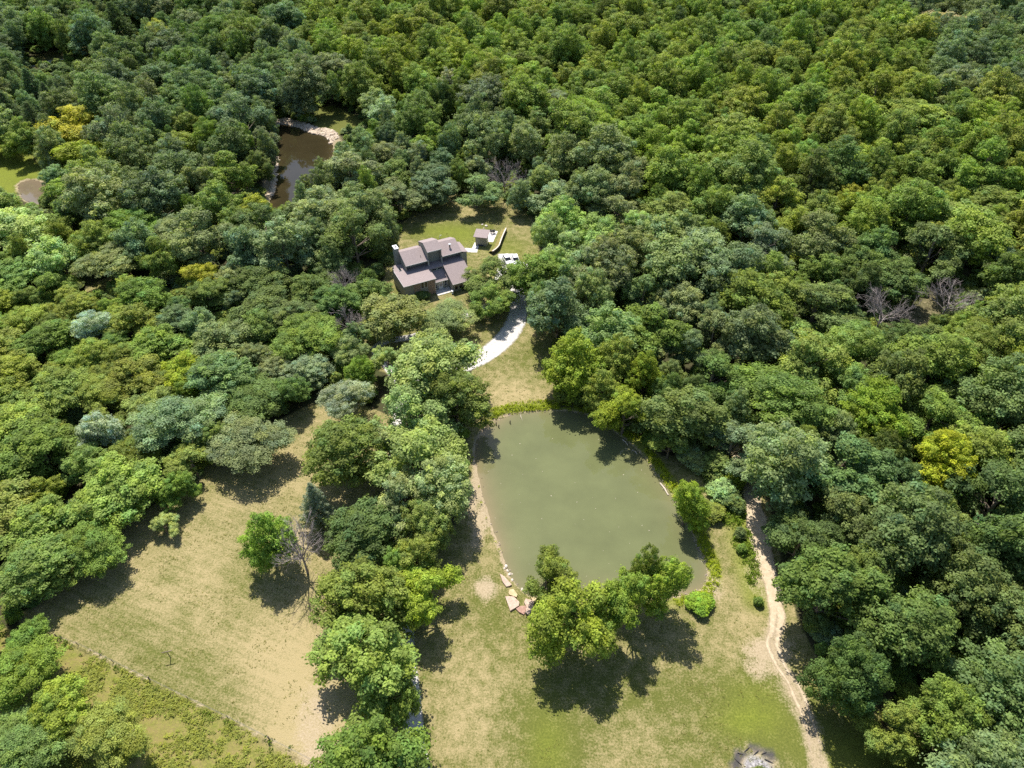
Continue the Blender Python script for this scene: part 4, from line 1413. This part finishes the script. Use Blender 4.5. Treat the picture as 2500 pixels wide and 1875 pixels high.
# garage wing: left, front, right
for u0, u1 in ((13.25, 13.43), (19.0, 19.18)):
    w.hexa([(u0, -1.25, -0.2), (u1, -1.25, -0.2), (u1, 7.6, -0.2), (u0, 7.6, -0.2), (u0, -1.25, 2.62), (u1, -1.25, 2.62), (u1, 7.6, 5.0), (u0, 7.6, 5.0)])
w.box((13.43, -1.25, -0.2), (19.0, -1.07, 2.62))
# upper storey A, tower B, upper storey C: front walls under deep eaves, side walls to the eave
w.box((3.1, 7.62, 5.0), (9.4, 7.8, 7.55))
w.box((9.55, 7.62, 5.0), (13.25, 7.8, 10.0))
w.box((13.4, 7.62, 5.0), (19.1, 7.8, 7.6))
w.build("wall", SIDING, house)
ws = MB()
gable_walls(ws, 3.05, 9.5, 6.15, 13.6, 10.4, 4.6, 7.06, 8.9, 7.55)
gable_walls(ws, 13.3, 19.2, 6.15, 13.6, 10.4, 4.6, 7.16, 8.95, 7.6)
gable_walls(ws, 9.42, 13.46, 6.15, 12.9, 9.0, 5.0, 9.58, 10.82, 9.3)
ws.box((3.05, 13.4, -0.2), (19.2, 13.6, 7.5))
ws.box((3.05, 9.0, -0.2), (3.25, 13.4, 5.2))
ws.box((19.0, 7.6, -0.2), (19.2, 13.4, 5.2))
ws.build("upper_wall", SIDING, house)


def roof(name, quads, t=0.16, parent=None):
    b = MB()
    for q in quads:
        b.slab(q, t)
    return b.build(name, SHINGLE, parent or house)


D = lambda u, v: (u, v, DZ(v))
lower = roof("lower_roof", [[D(0, 0), D(9.15, 0), D(9.15, 7.62), D(0, 7.62)], [D(0.0, 7.63), D(3.04, 7.63), D(3.04, 10.2), D(0.9, 10.2)], [D(9.16, 4.55), D(13.22, 4.55), D(13.22, 7.62), D(9.16, 7.62)], [D(13.23, 4.7), D(19.3, 4.7), D(19.3, 7.62), D(13.23, 7.62)]])


def gabled(name, u0, u1, vf, zf, vr, zr, vb, zb):
    return roof(name, [[(u0, vf, zf), (u1, vf, zf), (u1, vr, zr), (u0, vr, zr)], [(u0, vr + 0.002, zr), (u1, vr + 0.002, zr), (u1, vb, zb), (u0, vb, zb)]])


ra = gabled("upper_roof", 2.92, 9.40, 5.87, 7.22, 10.4, 9.08, 13.9, 7.6)
rb = gabled("tower_roof", 9.32, 13.52, 5.87, 9.74, 9.0, 11.0, 13.0, 9.4)
rc = gabled("upper_roof", 13.54, 19.28, 5.87, 7.32, 10.4, 9.12, 13.9, 7.65)
roof("wing_roof", [[(19.3, 5.7, 7.32), (21.0, 5.7, 6.85), (21.0, 11.4, 6.95), (19.3, 11.4, 7.42)]])
roof("entry_roof", [[(9.16, 1.25, 2.82), (13.22, 1.25, 2.82), (13.22, 4.71, 4.2), (9.16, 4.71, 4.2)]])
roof("garage_roof", [[(13.1, -1.65, 2.72), (19.35, -1.65, 2.72), (19.35, 4.69, 5.26), (13.1, 4.69, 5.26)]])
b = MB()
b.box((19.22, 6.1, -0.2), (20.85, 11.2, 6.72))
b.build("wing_wall", SIDING, house)
# trims
t = MB()
for q0, q1 in (((0, -0.06), (9.2, -0.06)),):
    t.box((0, -0.07, DZ(0) - 0.2), (9.2, -0.004, DZ(0) + 0.02))
t.box((2.9, 5.80, 7.0), (9.31, 5.866, 7.23)); t.box((13.53, 5.80, 7.1), (19.3, 5.866, 7.33)); t.box((9.31, 5.80, 9.5), (13.53, 5.866, 9.75))
t.box((13.08, -1.72, 2.5), (19.37, -1.655, 2.73))
t.box((9.16, 1.18, 2.6), (13.09, 1.246, 2.83))
t.hexa([(-0.07, -0.07, DZ(0) - 0.2), (-0.004, -0.07, DZ(0) - 0.2), (-0.004, 7.62, DZ(7.62) - 0.2), (-0.07, 7.62, DZ(7.62) - 0.2), (-0.07, -0.07, DZ(0) + 0.02), (-0.004, -0.07, DZ(0) + 0.02), (-0.004, 7.62, DZ(7.62) + 0.02), (-0.07, 7.62, DZ(7.62) + 0.02)])
for u in (9.42, 13.3):
    t.box((u, 5.98, DZ(6) + 0.003), (u + 0.18, 6.146, 7.0))
t.box((8.87, 0.44, -0.2), (9.05, 0.615, 4.8))
t.build("trim", TRIM, house)
# chimney
ch = MB(); ch.box((1.95, 10.9, -0.2), (3.0, 12.85, 9.9))
chim = ch.build("chimney", SIDING, house)
c = MB(); c.box((1.88, 10.83, 9.9), (3.07, 12.92, 10.05)); c.build("cap", METAL_WHITE, chim)
c = MB(); c.box((2.3, 11.6, 10.05), (2.6, 12.1, 10.3)); c.build("flue", BLACK, chim)
# roof vent
v = MB(); v.tube([(16.7, 8.0, 7.9), (16.7, 8.0, 9.1)], [0.17, 0.17], 12); vent = v.build("vent_pipe", BLACK, house)
v = MB(); v.tube([(16.7, 8.0, 9.1), (16.7, 8.0, 9.2), (16.7, 8.0, 9.38)], [0.36, 0.36, 0.12], 14); v.build("cowl", METAL_WHITE, vent)
v = MB(); v.tube([(7.9, 7.5, 7.8), (7.9, 7.5, 8.35)], [0.06, 0.06], 8); v.build("plumbing_vent", BLACK, house)
# skylight
sk = MB(); sk.hexa([(1.35, 7.0, DZ(7)), (2.1, 7.0, DZ(7)), (2.1, 8.6, DZ(8.6)), (1.35, 8.6, DZ(8.6)), (1.35, 7.0, DZ(7) + .14), (2.1, 7.0, DZ(7) + .14), (2.1, 8.6, DZ(8.6) + .14), (1.35, 8.6, DZ(8.6) + .14)])
sk_ = sk.build("skylight", TRIM, house)
sk = MB(); sk.box((1.43, 7.1, DZ(8.6) + .10), (2.02, 8.5, DZ(8.6) + .165)); sk.build("pane", GLASS, sk_)
# brick part of the front
b = MB()
b.box((2.9, 0.5, -0.2), (4.75, 0.82, DZ(0.6) - 0.18)); b.box((6.85, 0.5, -0.2), (8.85, 0.82, DZ(0.6) - 0.18))
b.build("brick_front", BRICK, house)
b = MB(); b.box((4.75, 0.56, -0.2), (6.85, 0.78, DZ(0.6) - 0.18)); b.build("window_bay", SIDING, house)


def window(u0, u1, z0, z1, v, bars=1, cross=False, parent=None, mat=TRIM):
    f = MB(); e = 0.09
    f.box((u0, v - 0.05, z0), (u1, v, z0 + e)); f.box((u0, v - 0.05, z1 - e), (u1, v, z1))
    f.box((u0, v - 0.05, z0 + e), (u0 + e, v, z1 - e)); f.box((u1 - e, v - 0.05, z0 + e), (u1, v, z1 - e))
    if cross:
        zm = (z0 + z1) / 2
        f.box((u0 + e, v - 0.045, zm - 0.04), (u1 - e, v, zm + 0.04))
    fr = f.build("window", mat, parent or house)
    p = MB(); p.box((u0 + e, v - 0.02, z0 + e), (u1 - e, v - 0.003, z1 - e)); p.build("pane", GLASS, fr)


window(4.85, 5.75, 2.6, 4.5, 0.555); window(5.88, 6.78, 2.6, 4.5, 0.555)
window(4.85, 5.75, 0.7, 1.7, 0.555, cross=True); window(5.88, 6.78, 0.7, 1.7, 0.555, cross=True)
window(9.75, 11.15, 4.32, 4.98, 4.715); window(11.45, 12.85, 4.32, 4.98, 4.715)
window(11.95, 12.75, 0.75, 2.3, 1.715, cross=True, mat=METAL_WHITE); window(9.35, 10.0, 0.6, 2.2, 1.715, cross=True, mat=METAL_WHITE)
window(9.75, 10.75, 9.15, 9.75, 7.615); window(10.9, 11.8, 9.15, 9.75, 7.615); window(12.0, 13.0, 9.15, 9.75, 7.615)
window(13.7, 14.8, 0.5, 2.1, -1.255); window(15.0, 16.1, 0.5, 2.1, -1.255)
dr = MB(); dr.box((10.3, 1.66, -0.1), (11.5, 1.715, 2.25)); door = dr.build("door", METAL_WHITE, house)
dr = MB(); dr.box((10.45, 1.645, 0.9), (11.35, 1.662, 2.1)); dr.build("pane", simple_mat("curtained_glass", (0.30, 0.26, 0.24), (0.42, 0.37, 0.34), 2, 0.15), door)
# entry step
st = MB(); st.box((8.9, -1.0, -0.2), (13.2, 1.7, 0.12)); st.build("porch_slab", CONCRETE, house)


def HP(u, v, z=0.0):
    return HO + Vector((math.cos(HA) * u - math.sin(HA) * v, math.sin(HA) * u + math.cos(HA) * v, z))


# white urn by the entry
u_ = MB(); q = HP(12.9, -1.7)
u_.tube([(q.x, q.y, 0), (q.x, q.y, 0.12), (q.x, q.y, 0.3), (q.x, q.y, 0.55), (q.x, q.y, 0.9), (q.x, q.y, 0.95)], [0.28, 0.28, 0.12, 0.34, 0.42, 0.3], 14)
tag(u_.build("garden_urn", METAL_WHITE), "white garden urn standing by the house entry", "urn")

# ------------------------------------------------------------------ shed, patio furniture, retaining wall
sx, sy = -9.0, 184.9
shed = empty("shed", (sx, sy, 0), R(-12), "small grey shed with a brown single slope roof behind the house", "shed")
b = MB(); b.hexa([(-1.65, -1.25, -0.1), (1.65, -1.25, -0.1), (1.65, 1.45, -0.1), (-1.65, 1.45, -0.1), (-1.65, -1.25, 3.05), (1.65, -1.25, 3.05), (1.65, 1.45, 3.45), (-1.65, 1.45, 3.45)])
b.build("wall", SIDING, shed)
roof("roof", [[(-2.15, -1.75, 3.14), (2.1, -1.75, 3.14), (2.1, 2.15, 3.72), (-2.15, 2.15, 3.72)]], 0.14, shed)
b = MB(); b.box((1.65, -0.3, 0.05), (1.70, 0.6, 2.1)); dd = b.build("door", METAL_WHITE, shed)
b = MB(); b.box((-0.9, -1.285, 0.0), (0.9, -1.25, 0.5)); b.build("shadow_strip", simple_mat("shadow_blue", (0.02, 0.025, 0.06), (0.035, 0.04, 0.085), 3, 0.7), shed)  # dark blue strip, paints the wall's shadow at the shed's foot
# furniture on the patio: a dark grill and two chairs
g0 = S5(1000, 430)
gr = empty("grill", (g0.x, g0.y, 0.06), 0.4, "black barbecue grill standing on the pale patio", "grill")
b = MB(); b.tube([(-0.55, 0, 0.95), (-0.5, 0, 1.0), (0.5, 0, 1.0), (0.55, 0, 0.95)], [0.2, 0.32, 0.32, 0.2], 12); b.build("barrel", BLACK, gr)
b = MB()
for a_ in (-0.45, 0.45):
    for c_ in (-0.22, 0.22):
        b.tube([(a_, c_ * 1.4, 0), (a_, c_ * 0.7, 0.8)], [0.03, 0.03], 6)
b.build("legs", BLACK, gr)
b = MB(); b.box((0.58, -0.3, 0.86), (1.1, 0.3, 0.92)); b.build("side_shelf", BLACK, gr)


def patio_chair(p, rz, label):
    c_ = empty("patio_chair", (p.x, p.y, 0.06), rz, label, "chair", "patio chairs")
    b = MB(); b.box((-0.28, -0.28, 0.40), (0.28, 0.28, 0.46)); b.build("seat", BLACK, c_)
    b = MB(); b.hexa([(-0.28, 0.26, 0.465), (0.28, 0.26, 0.465), (0.28, 0.31, 0.465), (-0.28, 0.31, 0.465), (-0.28, 0.38, 1.0), (0.28, 0.38, 1.0), (0.28, 0.43, 1.0), (-0.28, 0.43, 1.0)]); b.build("backrest", BLACK, c_)
    for a in (-0.24, 0.24):
        for d_ in (-0.24, 0.24):
            b = MB(); b.box((a - 0.025, d_ - 0.025, 0), (a + 0.025, d_ + 0.025, 0.40)); b.build("leg", BLACK, c_)


patio_chair(S5(955, 400), 0.5, "black patio chair on the pale patio, nearer the shed roof")
patio_chair(S5(1045, 410), -0.7, "black patio chair on the pale patio, on the side of the retaining wall")
# retaining wall, curving towards the house
S5z = lambda x, y, z: at((1130 + x * 160 / 2212) / K, (540 + y * 160 / 2212) / K, z)
rwl = [Vector((*S5z(c[0], c[1], 1.25)[:2], 0)) for c in ((1462, 215), (1420, 310), (1360, 450), (1310, 580), (1270, 690), (1230, 800), (1190, 860), (1110, 930), (1000, 1000))]
wall = empty("retaining_wall", rwl[4], 0, "curved dark retaining wall with a pale cap beside the patio", "wall")
face = MB(); cap = MB()
L2 = smooth_open([(p.x - rwl[4].x, p.y - rwl[4].y) for p in rwl], 4)
for i, (a, c_) in enumerate(zip(L2, L2[1:])):
    d_ = np.array(c_) - np.array(a); n_ = np.array([-d_[1], d_[0]]) / (np.linalg.norm(d_) + 1e-9)
    h0, h1 = (1.3 * (1 - 0.55 * max(0, abs((i + k) / len(L2) - 0.5) - 0.2)) for k in (0, 1))
    for mb, w0, z0, z1 in ((face, 0.16, (-0.1, -0.1), (h0, h1)), (cap, 0.17, (h0, h1), (h0 + 0.1, h1 + 0.1))):
        A0, A1, B0, B1 = a - n_ * w0, a + n_ * w0, c_ - n_ * w0, c_ + n_ * w0
        mb.hexa([(*A0, z0[0]), (*B0, z0[1]), (*B1, z0[1]), (*A1, z0[0]), (*A0, z1[0]), (*B0, z1[1]), (*B1, z1[1]), (*A1, z1[0])])
face.build("face", DARKWOOD, wall); cap.build("cap", STONE_PALE, wall)
bank = []
for i, a in enumerate(L2):
    t_ = np.array(L2[min(i + 1, len(L2) - 1)]) - np.array(L2[max(i - 1, 0)]); n_ = np.array([t_[1], -t_[0]]) / np.linalg.norm(t_)
    if n_[0] > 0: n_ = -n_
    h_ = 1.3 * (1 - 0.55 * max(0, abs(i / len(L2) - 0.5) - 0.2)) - 0.06
    for f, z in ((0.15, h_), (0.8, h_ * 0.8), (1.7, -0.03)):
        bank.append((a[0] + rwl[4].x + n_[0] * f, a[1] + rwl[4].y + n_[1] * f, z))
bq = [(i * 3 + k, i * 3 + k + 1, i * 3 + k + 4, i * 3 + k + 3) for i in range(len(L2) - 1) for k in range(2)]
me = mesh_np("grass_bank", np.array(bank), np.array(bq), simple_mat("yellow_dry_grass", (0.13, 0.125, 0.03), (0.27, 0.21, 0.06), 1.2, 0.95, 0.6, 6), True)
tag(link_mesh("grass_bank", me), kind='structure')
# stones on the back lawn
rs = random.Random(5)


def boulder(name, p, r, mat, label, cat="stone", group=None, flat=0.5, parent=None):
    bm = bmesh.new()
    bmesh.ops.create_icosphere(bm, subdivisions=2, radius=1)
    for v_ in bm.verts:
        k_ = 1 + 0.28 * (rs.random() - 0.5)
        v_.co = Vector((v_.co.x * r[0] * k_, v_.co.y * r[1] * k_, v_.co.z * r[2] * k_))
    me = bpy.data.meshes.new(name); bm.to_mesh(me); bm.free()
    me.materials.append(mat)
    o = link_mesh(name, me, parent)
    o.location = p; o.rotation_euler = (0, 0, rs.uniform(0, 6))
    return tag(o, label, cat, group)


boulder("stone", S5(790, 165) + Vector((0, 0, 0.1)), (0.55, 0.4, 0.25), STONE_PALE, "largest pale stone on the back lawn behind the shed", group="lawn stones")
boulder("stone", S5(660, 120) + Vector((0, 0, 0.08)), (0.3, 0.35, 0.18), STONE_PALE, "small pale stone on the back lawn left of the largest", group="lawn stones")
boulder("stone", S5(710, 250) + Vector((0, 0, 0.08)), (0.25, 0.25, 0.18), STONE_PALE, "small pale stone on the lawn at the patio's corner", group="lawn stones")
# leaning white post behind the tower roof
q = at((940 + 1330 * 220 / 2212) / K, (560 + 225 * 220 / 2212) / K)
b = MB(); b.tube([(q.x, q.y, 0), (q.x + 0.35, q.y, 1.1)], [0.07, 0.07], 8); b.tube([(q.x + 0.35, q.y, 1.1), (q.x + 0.75, q.y, 1.15)], [0.09, 0.05], 8)
tag(b.build("garden_post", METAL_WHITE), "white leaning garden post on the back lawn behind the roof", "pump")

# ------------------------------------------------------------------ parked cars


def car(p, rz, label):
    c_ = empty("parked_car", (p.x, p.y, 0.03), rz, label, "car", "cars parked on the apron")
    b = MB()
    prof = [(-2.3, 0.35), (2.3, 0.35), (2.38, 0.6), (2.3, 0.92), (1.2, 1.05), (-2.2, 1.08), (-2.4, 0.7)]
    l = [b.bm.verts.new((x, -0.92, z)) for x, z in prof]; r = [b.bm.verts.new((x, 0.92, z)) for x, z in prof]
    b.bm.faces.new(l); b.bm.faces.new(r[::-1])
    for i in range(len(prof)):
        b.bm.faces.new((l[i], r[i], r[(i + 1) % len(prof)], l[(i + 1) % len(prof)]))
    b.build("body", CARWHITE, c_, bevel=0.06)
    b = MB()
    b.hexa([(-2.0, -0.82, 1.07), (1.05, -0.82, 1.07), (1.05, 0.82, 1.07), (-2.0, 0.82, 1.07), (-1.65, -0.66, 1.62), (0.2, -0.66, 1.62), (0.2, 0.66, 1.62), (-1.65, 0.66, 1.62)])
    b.build("windows", GLASS, c_)
    b = MB(); b.box((-1.7, -0.69, 1.62), (0.25, 0.69, 1.68)); b.build("roof", CARWHITE, c_, bevel=0.02)
    for x in (-1.45, 1.45):
        for y in (-0.93, 0.93):
            b = MB(); b.tube([(x, y - 0.11 * (1 if y > 0 else -1), 0.33), (x, y + 0.02 * (1 if y > 0 else -1), 0.33)], [0.33, 0.33], 16)
            wh = b.build("wheel", RUBBER, c_)
            s_ = 1 if y > 0 else -1
            b = MB(); b.tube([(x, y + 0.021 * s_, 0.33), (x, y + 0.04 * s_, 0.33)], [0.2, 0.19], 12); b.build("rim", METAL_WHITE, wh)
    for y in (-0.7, 0.7):
        b = MB(); b.box((2.33, y - 0.18, 0.66), (2.4, y + 0.18, 0.82)); b.build("headlight", TRIM, c_)
        b = MB(); b.box((-2.42, y - 0.15, 0.7), (-2.34, y + 0.15, 0.88)); b.build("taillight", simple_mat("red_lens", (0.25, 0.01, 0.01), (0.3, 0.02, 0.02), 2, 0.3), c_)


car(at(1096, 566), R(-70), "white car on the apron half hidden between two green trees, nearer the house")
car(at(1114, 566), R(-80), "white car on the apron deeper under the green tree, farther from the house")

# ------------------------------------------------------------------ stone slabs and shore stones
S4 = lambda x, y: at((1180 + x * 220 / 2212) / K, (1370 + y * 220 / 2212) / K)


def slab(pts, th, mat, label, tilt=0.0):
    P = [S4(*c) for c in pts]
    cx = sum(p.x for p in P) / len(P); cy = sum(p.y for p in P) / len(P)
    b = MB()
    b.prism([(p.x - cx, p.y - cy) for p in P], -0.25, th)
    o = b.build("stone_slab", mat, None, bevel=0.03)
    o.location = (cx, cy, 0.02); o.rotation_euler = (tilt, tilt * 0.5, 0)
    return tag(o, label, "stone slab", "stone slabs at the pond")


slab([(535, 885), (660, 1245), (875, 1115), (885, 1025), (745, 890)], 0.35, STONE_PINK, "pale pink kite shaped stone slab at the pond, farthest from the tree")
slab([(1000, 1030), (1060, 1150), (1030, 1300), (1130, 1335), (1215, 1150), (1245, 1000), (1040, 935)], 0.32, STONE_PINK, "pale pink long stone slab next to the slim tree's trunk")
slab([(800, 1190), (880, 1270), (1000, 1330), (1055, 1180), (1045, 1115), (900, 1120)], 0.28, STONE_RED, "reddish stone slab wedged between two pale pink ones")
slab([(400, 330), (470, 520), (560, 640), (640, 625), (700, 590), (520, 400)], 0.3, STONE_PINK, "narrow pink stone slab at the shore, farthest up the bank", 0.05)
slab([(1150, 880), (1235, 1020), (1330, 1130), (1435, 1165), (1440, 940), (1300, 920)], 0.2, STONE_TAN, "tan yellowish stone slab at the slim tree's foot")
slab([(620, 790), (640, 840), (820, 905), (840, 830), (740, 700), (650, 710)], 0.25, STONE_TAN, "tan stone slab at the water's edge above the kite shaped one")
slab([(1160, 1400), (1260, 1450), (1330, 1350), (1270, 1290)], 0.25, STONE_PALE, "small pale stone slab at the foot of the broad bright tree")
for k, (x, y, r) in enumerate([(560, 85, 0.28), (520, 150, 0.18), (590, 200, 0.22), (640, 290, 0.25), (700, 280, 0.22), (710, 430, 0.22), (740, 340, 0.16), (960, 660, 0.28), (1000, 720, 0.2)]):
    p = S4(x, y); p.z = shore_z(p.x, p.y) + 0.05
    boulder("shore_stone", p, (r * 1.3, r, r * 0.7), STONE_PALE, ["white stone at the waterline above the narrow slab, topmost", "small pale stone just below the topmost white stone on the shore", "pale stone third down the waterline left of the pond corner", "pale stone fourth down the waterline left of the pond corner", "greyish stone at the waterline by a twig, left pond corner",
            "pale stone lowest on the waterline at the left pond corner", "small stone in the water's edge beside the lowest one", "pale stone under the slim tree's crown at the shore", "small pale stone under the slim tree's crown"][k], "stone", "stones on the near left shore")


def rubble(name, pts, rmin, rmax, mat, seed):
    """shore rubble too small to count, one mesh"""
    rr = random.Random(seed)
    bm = bmesh.new()
    for x, y, z in pts:
        r = rr.uniform(rmin, rmax)
        M = Matrix.Translation((x, y, z)) @ Matrix.Rotation(rr.uniform(0, 6), 4, 'Z') @ Matrix.Diagonal((r * rr.uniform(0.7, 1.7), r * rr.uniform(0.6, 1.2), r * rr.uniform(0.3, 0.7), 1))
        n0 = len(bm.verts)
        bmesh.ops.create_icosphere(bm, subdivisions=1, radius=1, matrix=M)
        bm.verts.ensure_lookup_table()
        for v_ in bm.verts[n0:]:
            v_.co += Vector((rr.uniform(-1, 1), rr.uniform(-1, 1), rr.uniform(-1, 1))) * r * 0.22
    me = bpy.data.meshes.new(name); bm.to_mesh(me); bm.free(); me.materials.append(mat)
    return tag(link_mesh(name, me), kind='stuff')


rr = random.Random(8)
pts = []
for (x, y), (x2, y2) in zip(POND, POND[1:] + POND[:1]):
    for _ in range(5):
        f = rr.random(); px, py = x + (x2 - x) * f, y + (y2 - y) * f
        north = py > at(1200, 945).y
        eastside = px > at(1300, 1000).x
        if rr.random() < (0.55 if north else 0.35 if eastside else 0.22):
            pts.append((px + rr.gauss(0, 0.22), py + rr.gauss(0, 0.22), WL + rr.uniform(-0.02, 0.10)))
rubble("shore_rubble", pts, 0.05, 0.16, simple_mat("muddy_stone", (0.16, 0.12, 0.085), (0.42, 0.35, 0.27), 1.3, 0.9), 1)
pts = []
for i, ((x, y), (x2, y2)) in enumerate(zip(POND2, POND2[1:] + POND2[:1])):
    u, v_, _w = proj(x, y, WL)
    top = v_ < 305; lft = u < 598 and 340 < v_ < 425
    if not (top or lft): continue
    nx_, ny_ = (y2 - y), -(x2 - x); L_ = math.hypot(nx_, ny_) + 1e-9
    for _ in range(26 if top else 12):
        f = rr.random(); o_ = rr.uniform(-0.8, 4.5 if top else 2.0)
        cxp, cyp = sum(p[0] for p in POND2) / len(POND2), sum(p[1] for p in POND2) / len(POND2)
        ox, oy = x - cxp, y - cyp; ol_ = math.hypot(ox, oy)
        px, py = x + (x2 - x) * f + ox / ol_ * o_, y + (y2 - y) * f + oy / ol_ * o_
        pts.append((px, py, WL + 0.12 * max(0, o_) + 0.05))
rubble("pale_rubble_bank", pts, 0.3, 0.95, simple_mat("bleached_rubble", (0.36, 0.28, 0.20), (0.58, 0.48, 0.37), 1.2, 0.95), 2)

pts = []
for _ in range(60):
    p_ = at(rr.uniform(1050, 1480), rr.uniform(930, 1260), WL)
    if inside(POND, np.array([p_.x]), np.array([p_.y]))[0]:
        pts.append((p_.x, p_.y, WL + 0.01))
rubble("floating_specks", pts, 0.04, 0.09, PALEWOOD, 3)
# driftwood, stakes in the water
S6 = lambda x, y, z=WL: at((1150 + x * 350 / 2212) / K, (980 + y * 350 / 2212) / K, z)
for k, (x, y) in enumerate([(385, 360), (425, 400), (600, 335)]):
    p = S6(x, y)
    b = MB(); b.tube([(0, 0, -1.0), (0.03, 0, 0.3), (0.08, 0.02, 0.75)], [0.13, 0.12, 0.10], 8)
    o = b.build("mooring_stake", DARKWOOD); o.location = p
    tag(o, ["dark wooden stake in the water closest to the far left shore", "thin dark wooden stake standing second from the far left shore", "dark wooden stake standing alone in the water under the grassy bank"][k], "stake", "stakes in the pond")
S7 = lambda x, y, z=WL + 0.12: at((1480 + x * 280 / 2212) / K, (1020 + y * 280 / 2212) / K, z)
for (a, c_, r, lb) in (((315, 420), (420, 530), 0.13, "pale fallen log at the waterline under the lime tree"), ((510, 620), (600, 700), 0.11, "pale fallen log at the waterline, second down the right shore"), ((1040, 1260), (1195, 1490), 0.16, "long bleached log along the right shore above the leaning tree")):
    p, q = S7(*a), S7(*c_)
    b = MB(); m_ = (p + q) / 2 + Vector((0.1, 0.1, 0.04)); b.tube([p, m_, q], [r, r * 1.05, r * 0.7], 8)
    d_ = (q - p).normalized()
    b.tube([m_, m_ + Vector((d_.y, -d_.x, 0.5)) * 0.5], [r * 0.5, r * 0.2], 6)
    tag(b.build("driftwood_log", PALEWOOD), lb, "log", "logs on the right shore")
p, q = S6(765, 225), S6(790, 290)
b = MB(); b.tube([p + Vector((0, 0, .25)), (p + q) / 2 + Vector((-.05, 0, .2)), q], [0.06, 0.05, 0.03], 6); b.tube([(p + q) / 2 + Vector((-.05, 0, .2)), (p + q) / 2 + Vector((-.3, .25, .35))], [0.04, 0.02], 5)
tag(b.build("branch", PALEWOOD), "pale forked branch lying in the water below the grassy bank", "branch")

# ------------------------------------------------------------------ fence, T post, ash heap
P0 = Vector((*FENCE_LINE[0], 0))
fen = empty("wire_fence", P0, 0, "wire fence on dark wooden posts along the dry field's lower edge", "fence")
tops = []
total = sum(math.dist(a, c_) for a, c_ in zip(FENCE_LINE, FENCE_LINE[1:]))
stops = []
for (a, c_) in zip(FENCE_LINE, FENCE_LINE[1:]):
    n_ = max(1, round(math.dist(a, c_) / 6.5))
    for k in range(n_):
        stops.append((a[0] + (c_[0] - a[0]) * k / n_, a[1] + (c_[1] - a[1]) * k / n_))
stops.append(FENCE_LINE[-1])
for k, (x, y) in enumerate(stops):
    big = k % 3 == 0
    b = MB(); b.tube([(x - P0.x, y - P0.y, -0.3), (x - P0.x + rs.uniform(-.1, .1), y - P0.y, 1.35 if big else 1.15)], [0.10 if big else 0.05] * 2, 8)
    b.build("post", WOOD, fen)
for z in (0.45, 0.8, 1.1):
    b = MB(); b.tube([(x - P0.x, y - P0.y, z) for x, y in stops], [0.012] * len(stops), 4, False)
    b.build("wire", BLACK, fen)
tp = at(417 / K, 1606 / K)
tpo = empty("clothesline_post", tp, R(15), "wooden T shaped clothesline post standing alone in the dry field", "post")
b = MB(); b.tube([(0, 0, -0.3), (0, 0, 2.0)], [0.07, 0.06], 8); b.build("pole", WOOD, tpo)
b = MB(); b.box((-0.75, -0.05, 2.0), (0.75, 0.05, 2.12)); b.build("crossbar", WOOD, tpo)

ap = at(1638, 1668)
heap = empty("burn_pile", (ap.x, ap.y, 0), 0, "burnt heap of white ash and charred wood on the lawn's lower edge", "ash heap")
n_ = 26
bm = bmesh.new()
bmesh.ops.create_grid(bm, x_segments=n_, y_segments=n_, size=1.0)
for v_ in bm.verts:
    r_ = v_.co.length
    v_.co = Vector((v_.co.x * 1.75, v_.co.y * 1.9, max(-0.06, 0.14 * (1 - r_ ** 1.6)) + rs.uniform(-0.035, 0.035)))
me = bpy.data.meshes.new("ash"); bm.to_mesh(me); bm.free()
for p_ in me.polygons: p_.use_smooth = True
me.materials.append(simple_mat("ash", (0.055, 0.05, 0.05), (0.42, 0.40, 0.40), 2.6, 1.0, 0.6, 9))
link_mesh("ash", me, heap)
CHAR = simple_mat("charred_wood", (0.015, 0.014, 0.015), (0.07, 0.065, 0.07), 5, 0.95)
for k in range(16):
    a = 0.25 + k * 0.4; r_ = rs.uniform(2.0, 3.4)
    if k > 9: r_ = rs.uniform(0.3, 1.7)
    c_ = Vector((math.cos(a) * r_, math.sin(a) * r_, 0.08 + (0.3 * max(0, 1 - r_ / 2.4))))
    d_ = Vector((rs.uniform(-1, 1), rs.uniform(-1, 1), rs.uniform(-0.1, 0.15))).normalized() * rs.uniform(0.25, 0.7)
    b = MB(); b.tube([c_ - d_, c_, c_ + d_], [0.05, rs.uniform(0.06, 0.11), 0.04], 6); b.build("charred_log", CHAR, heap)
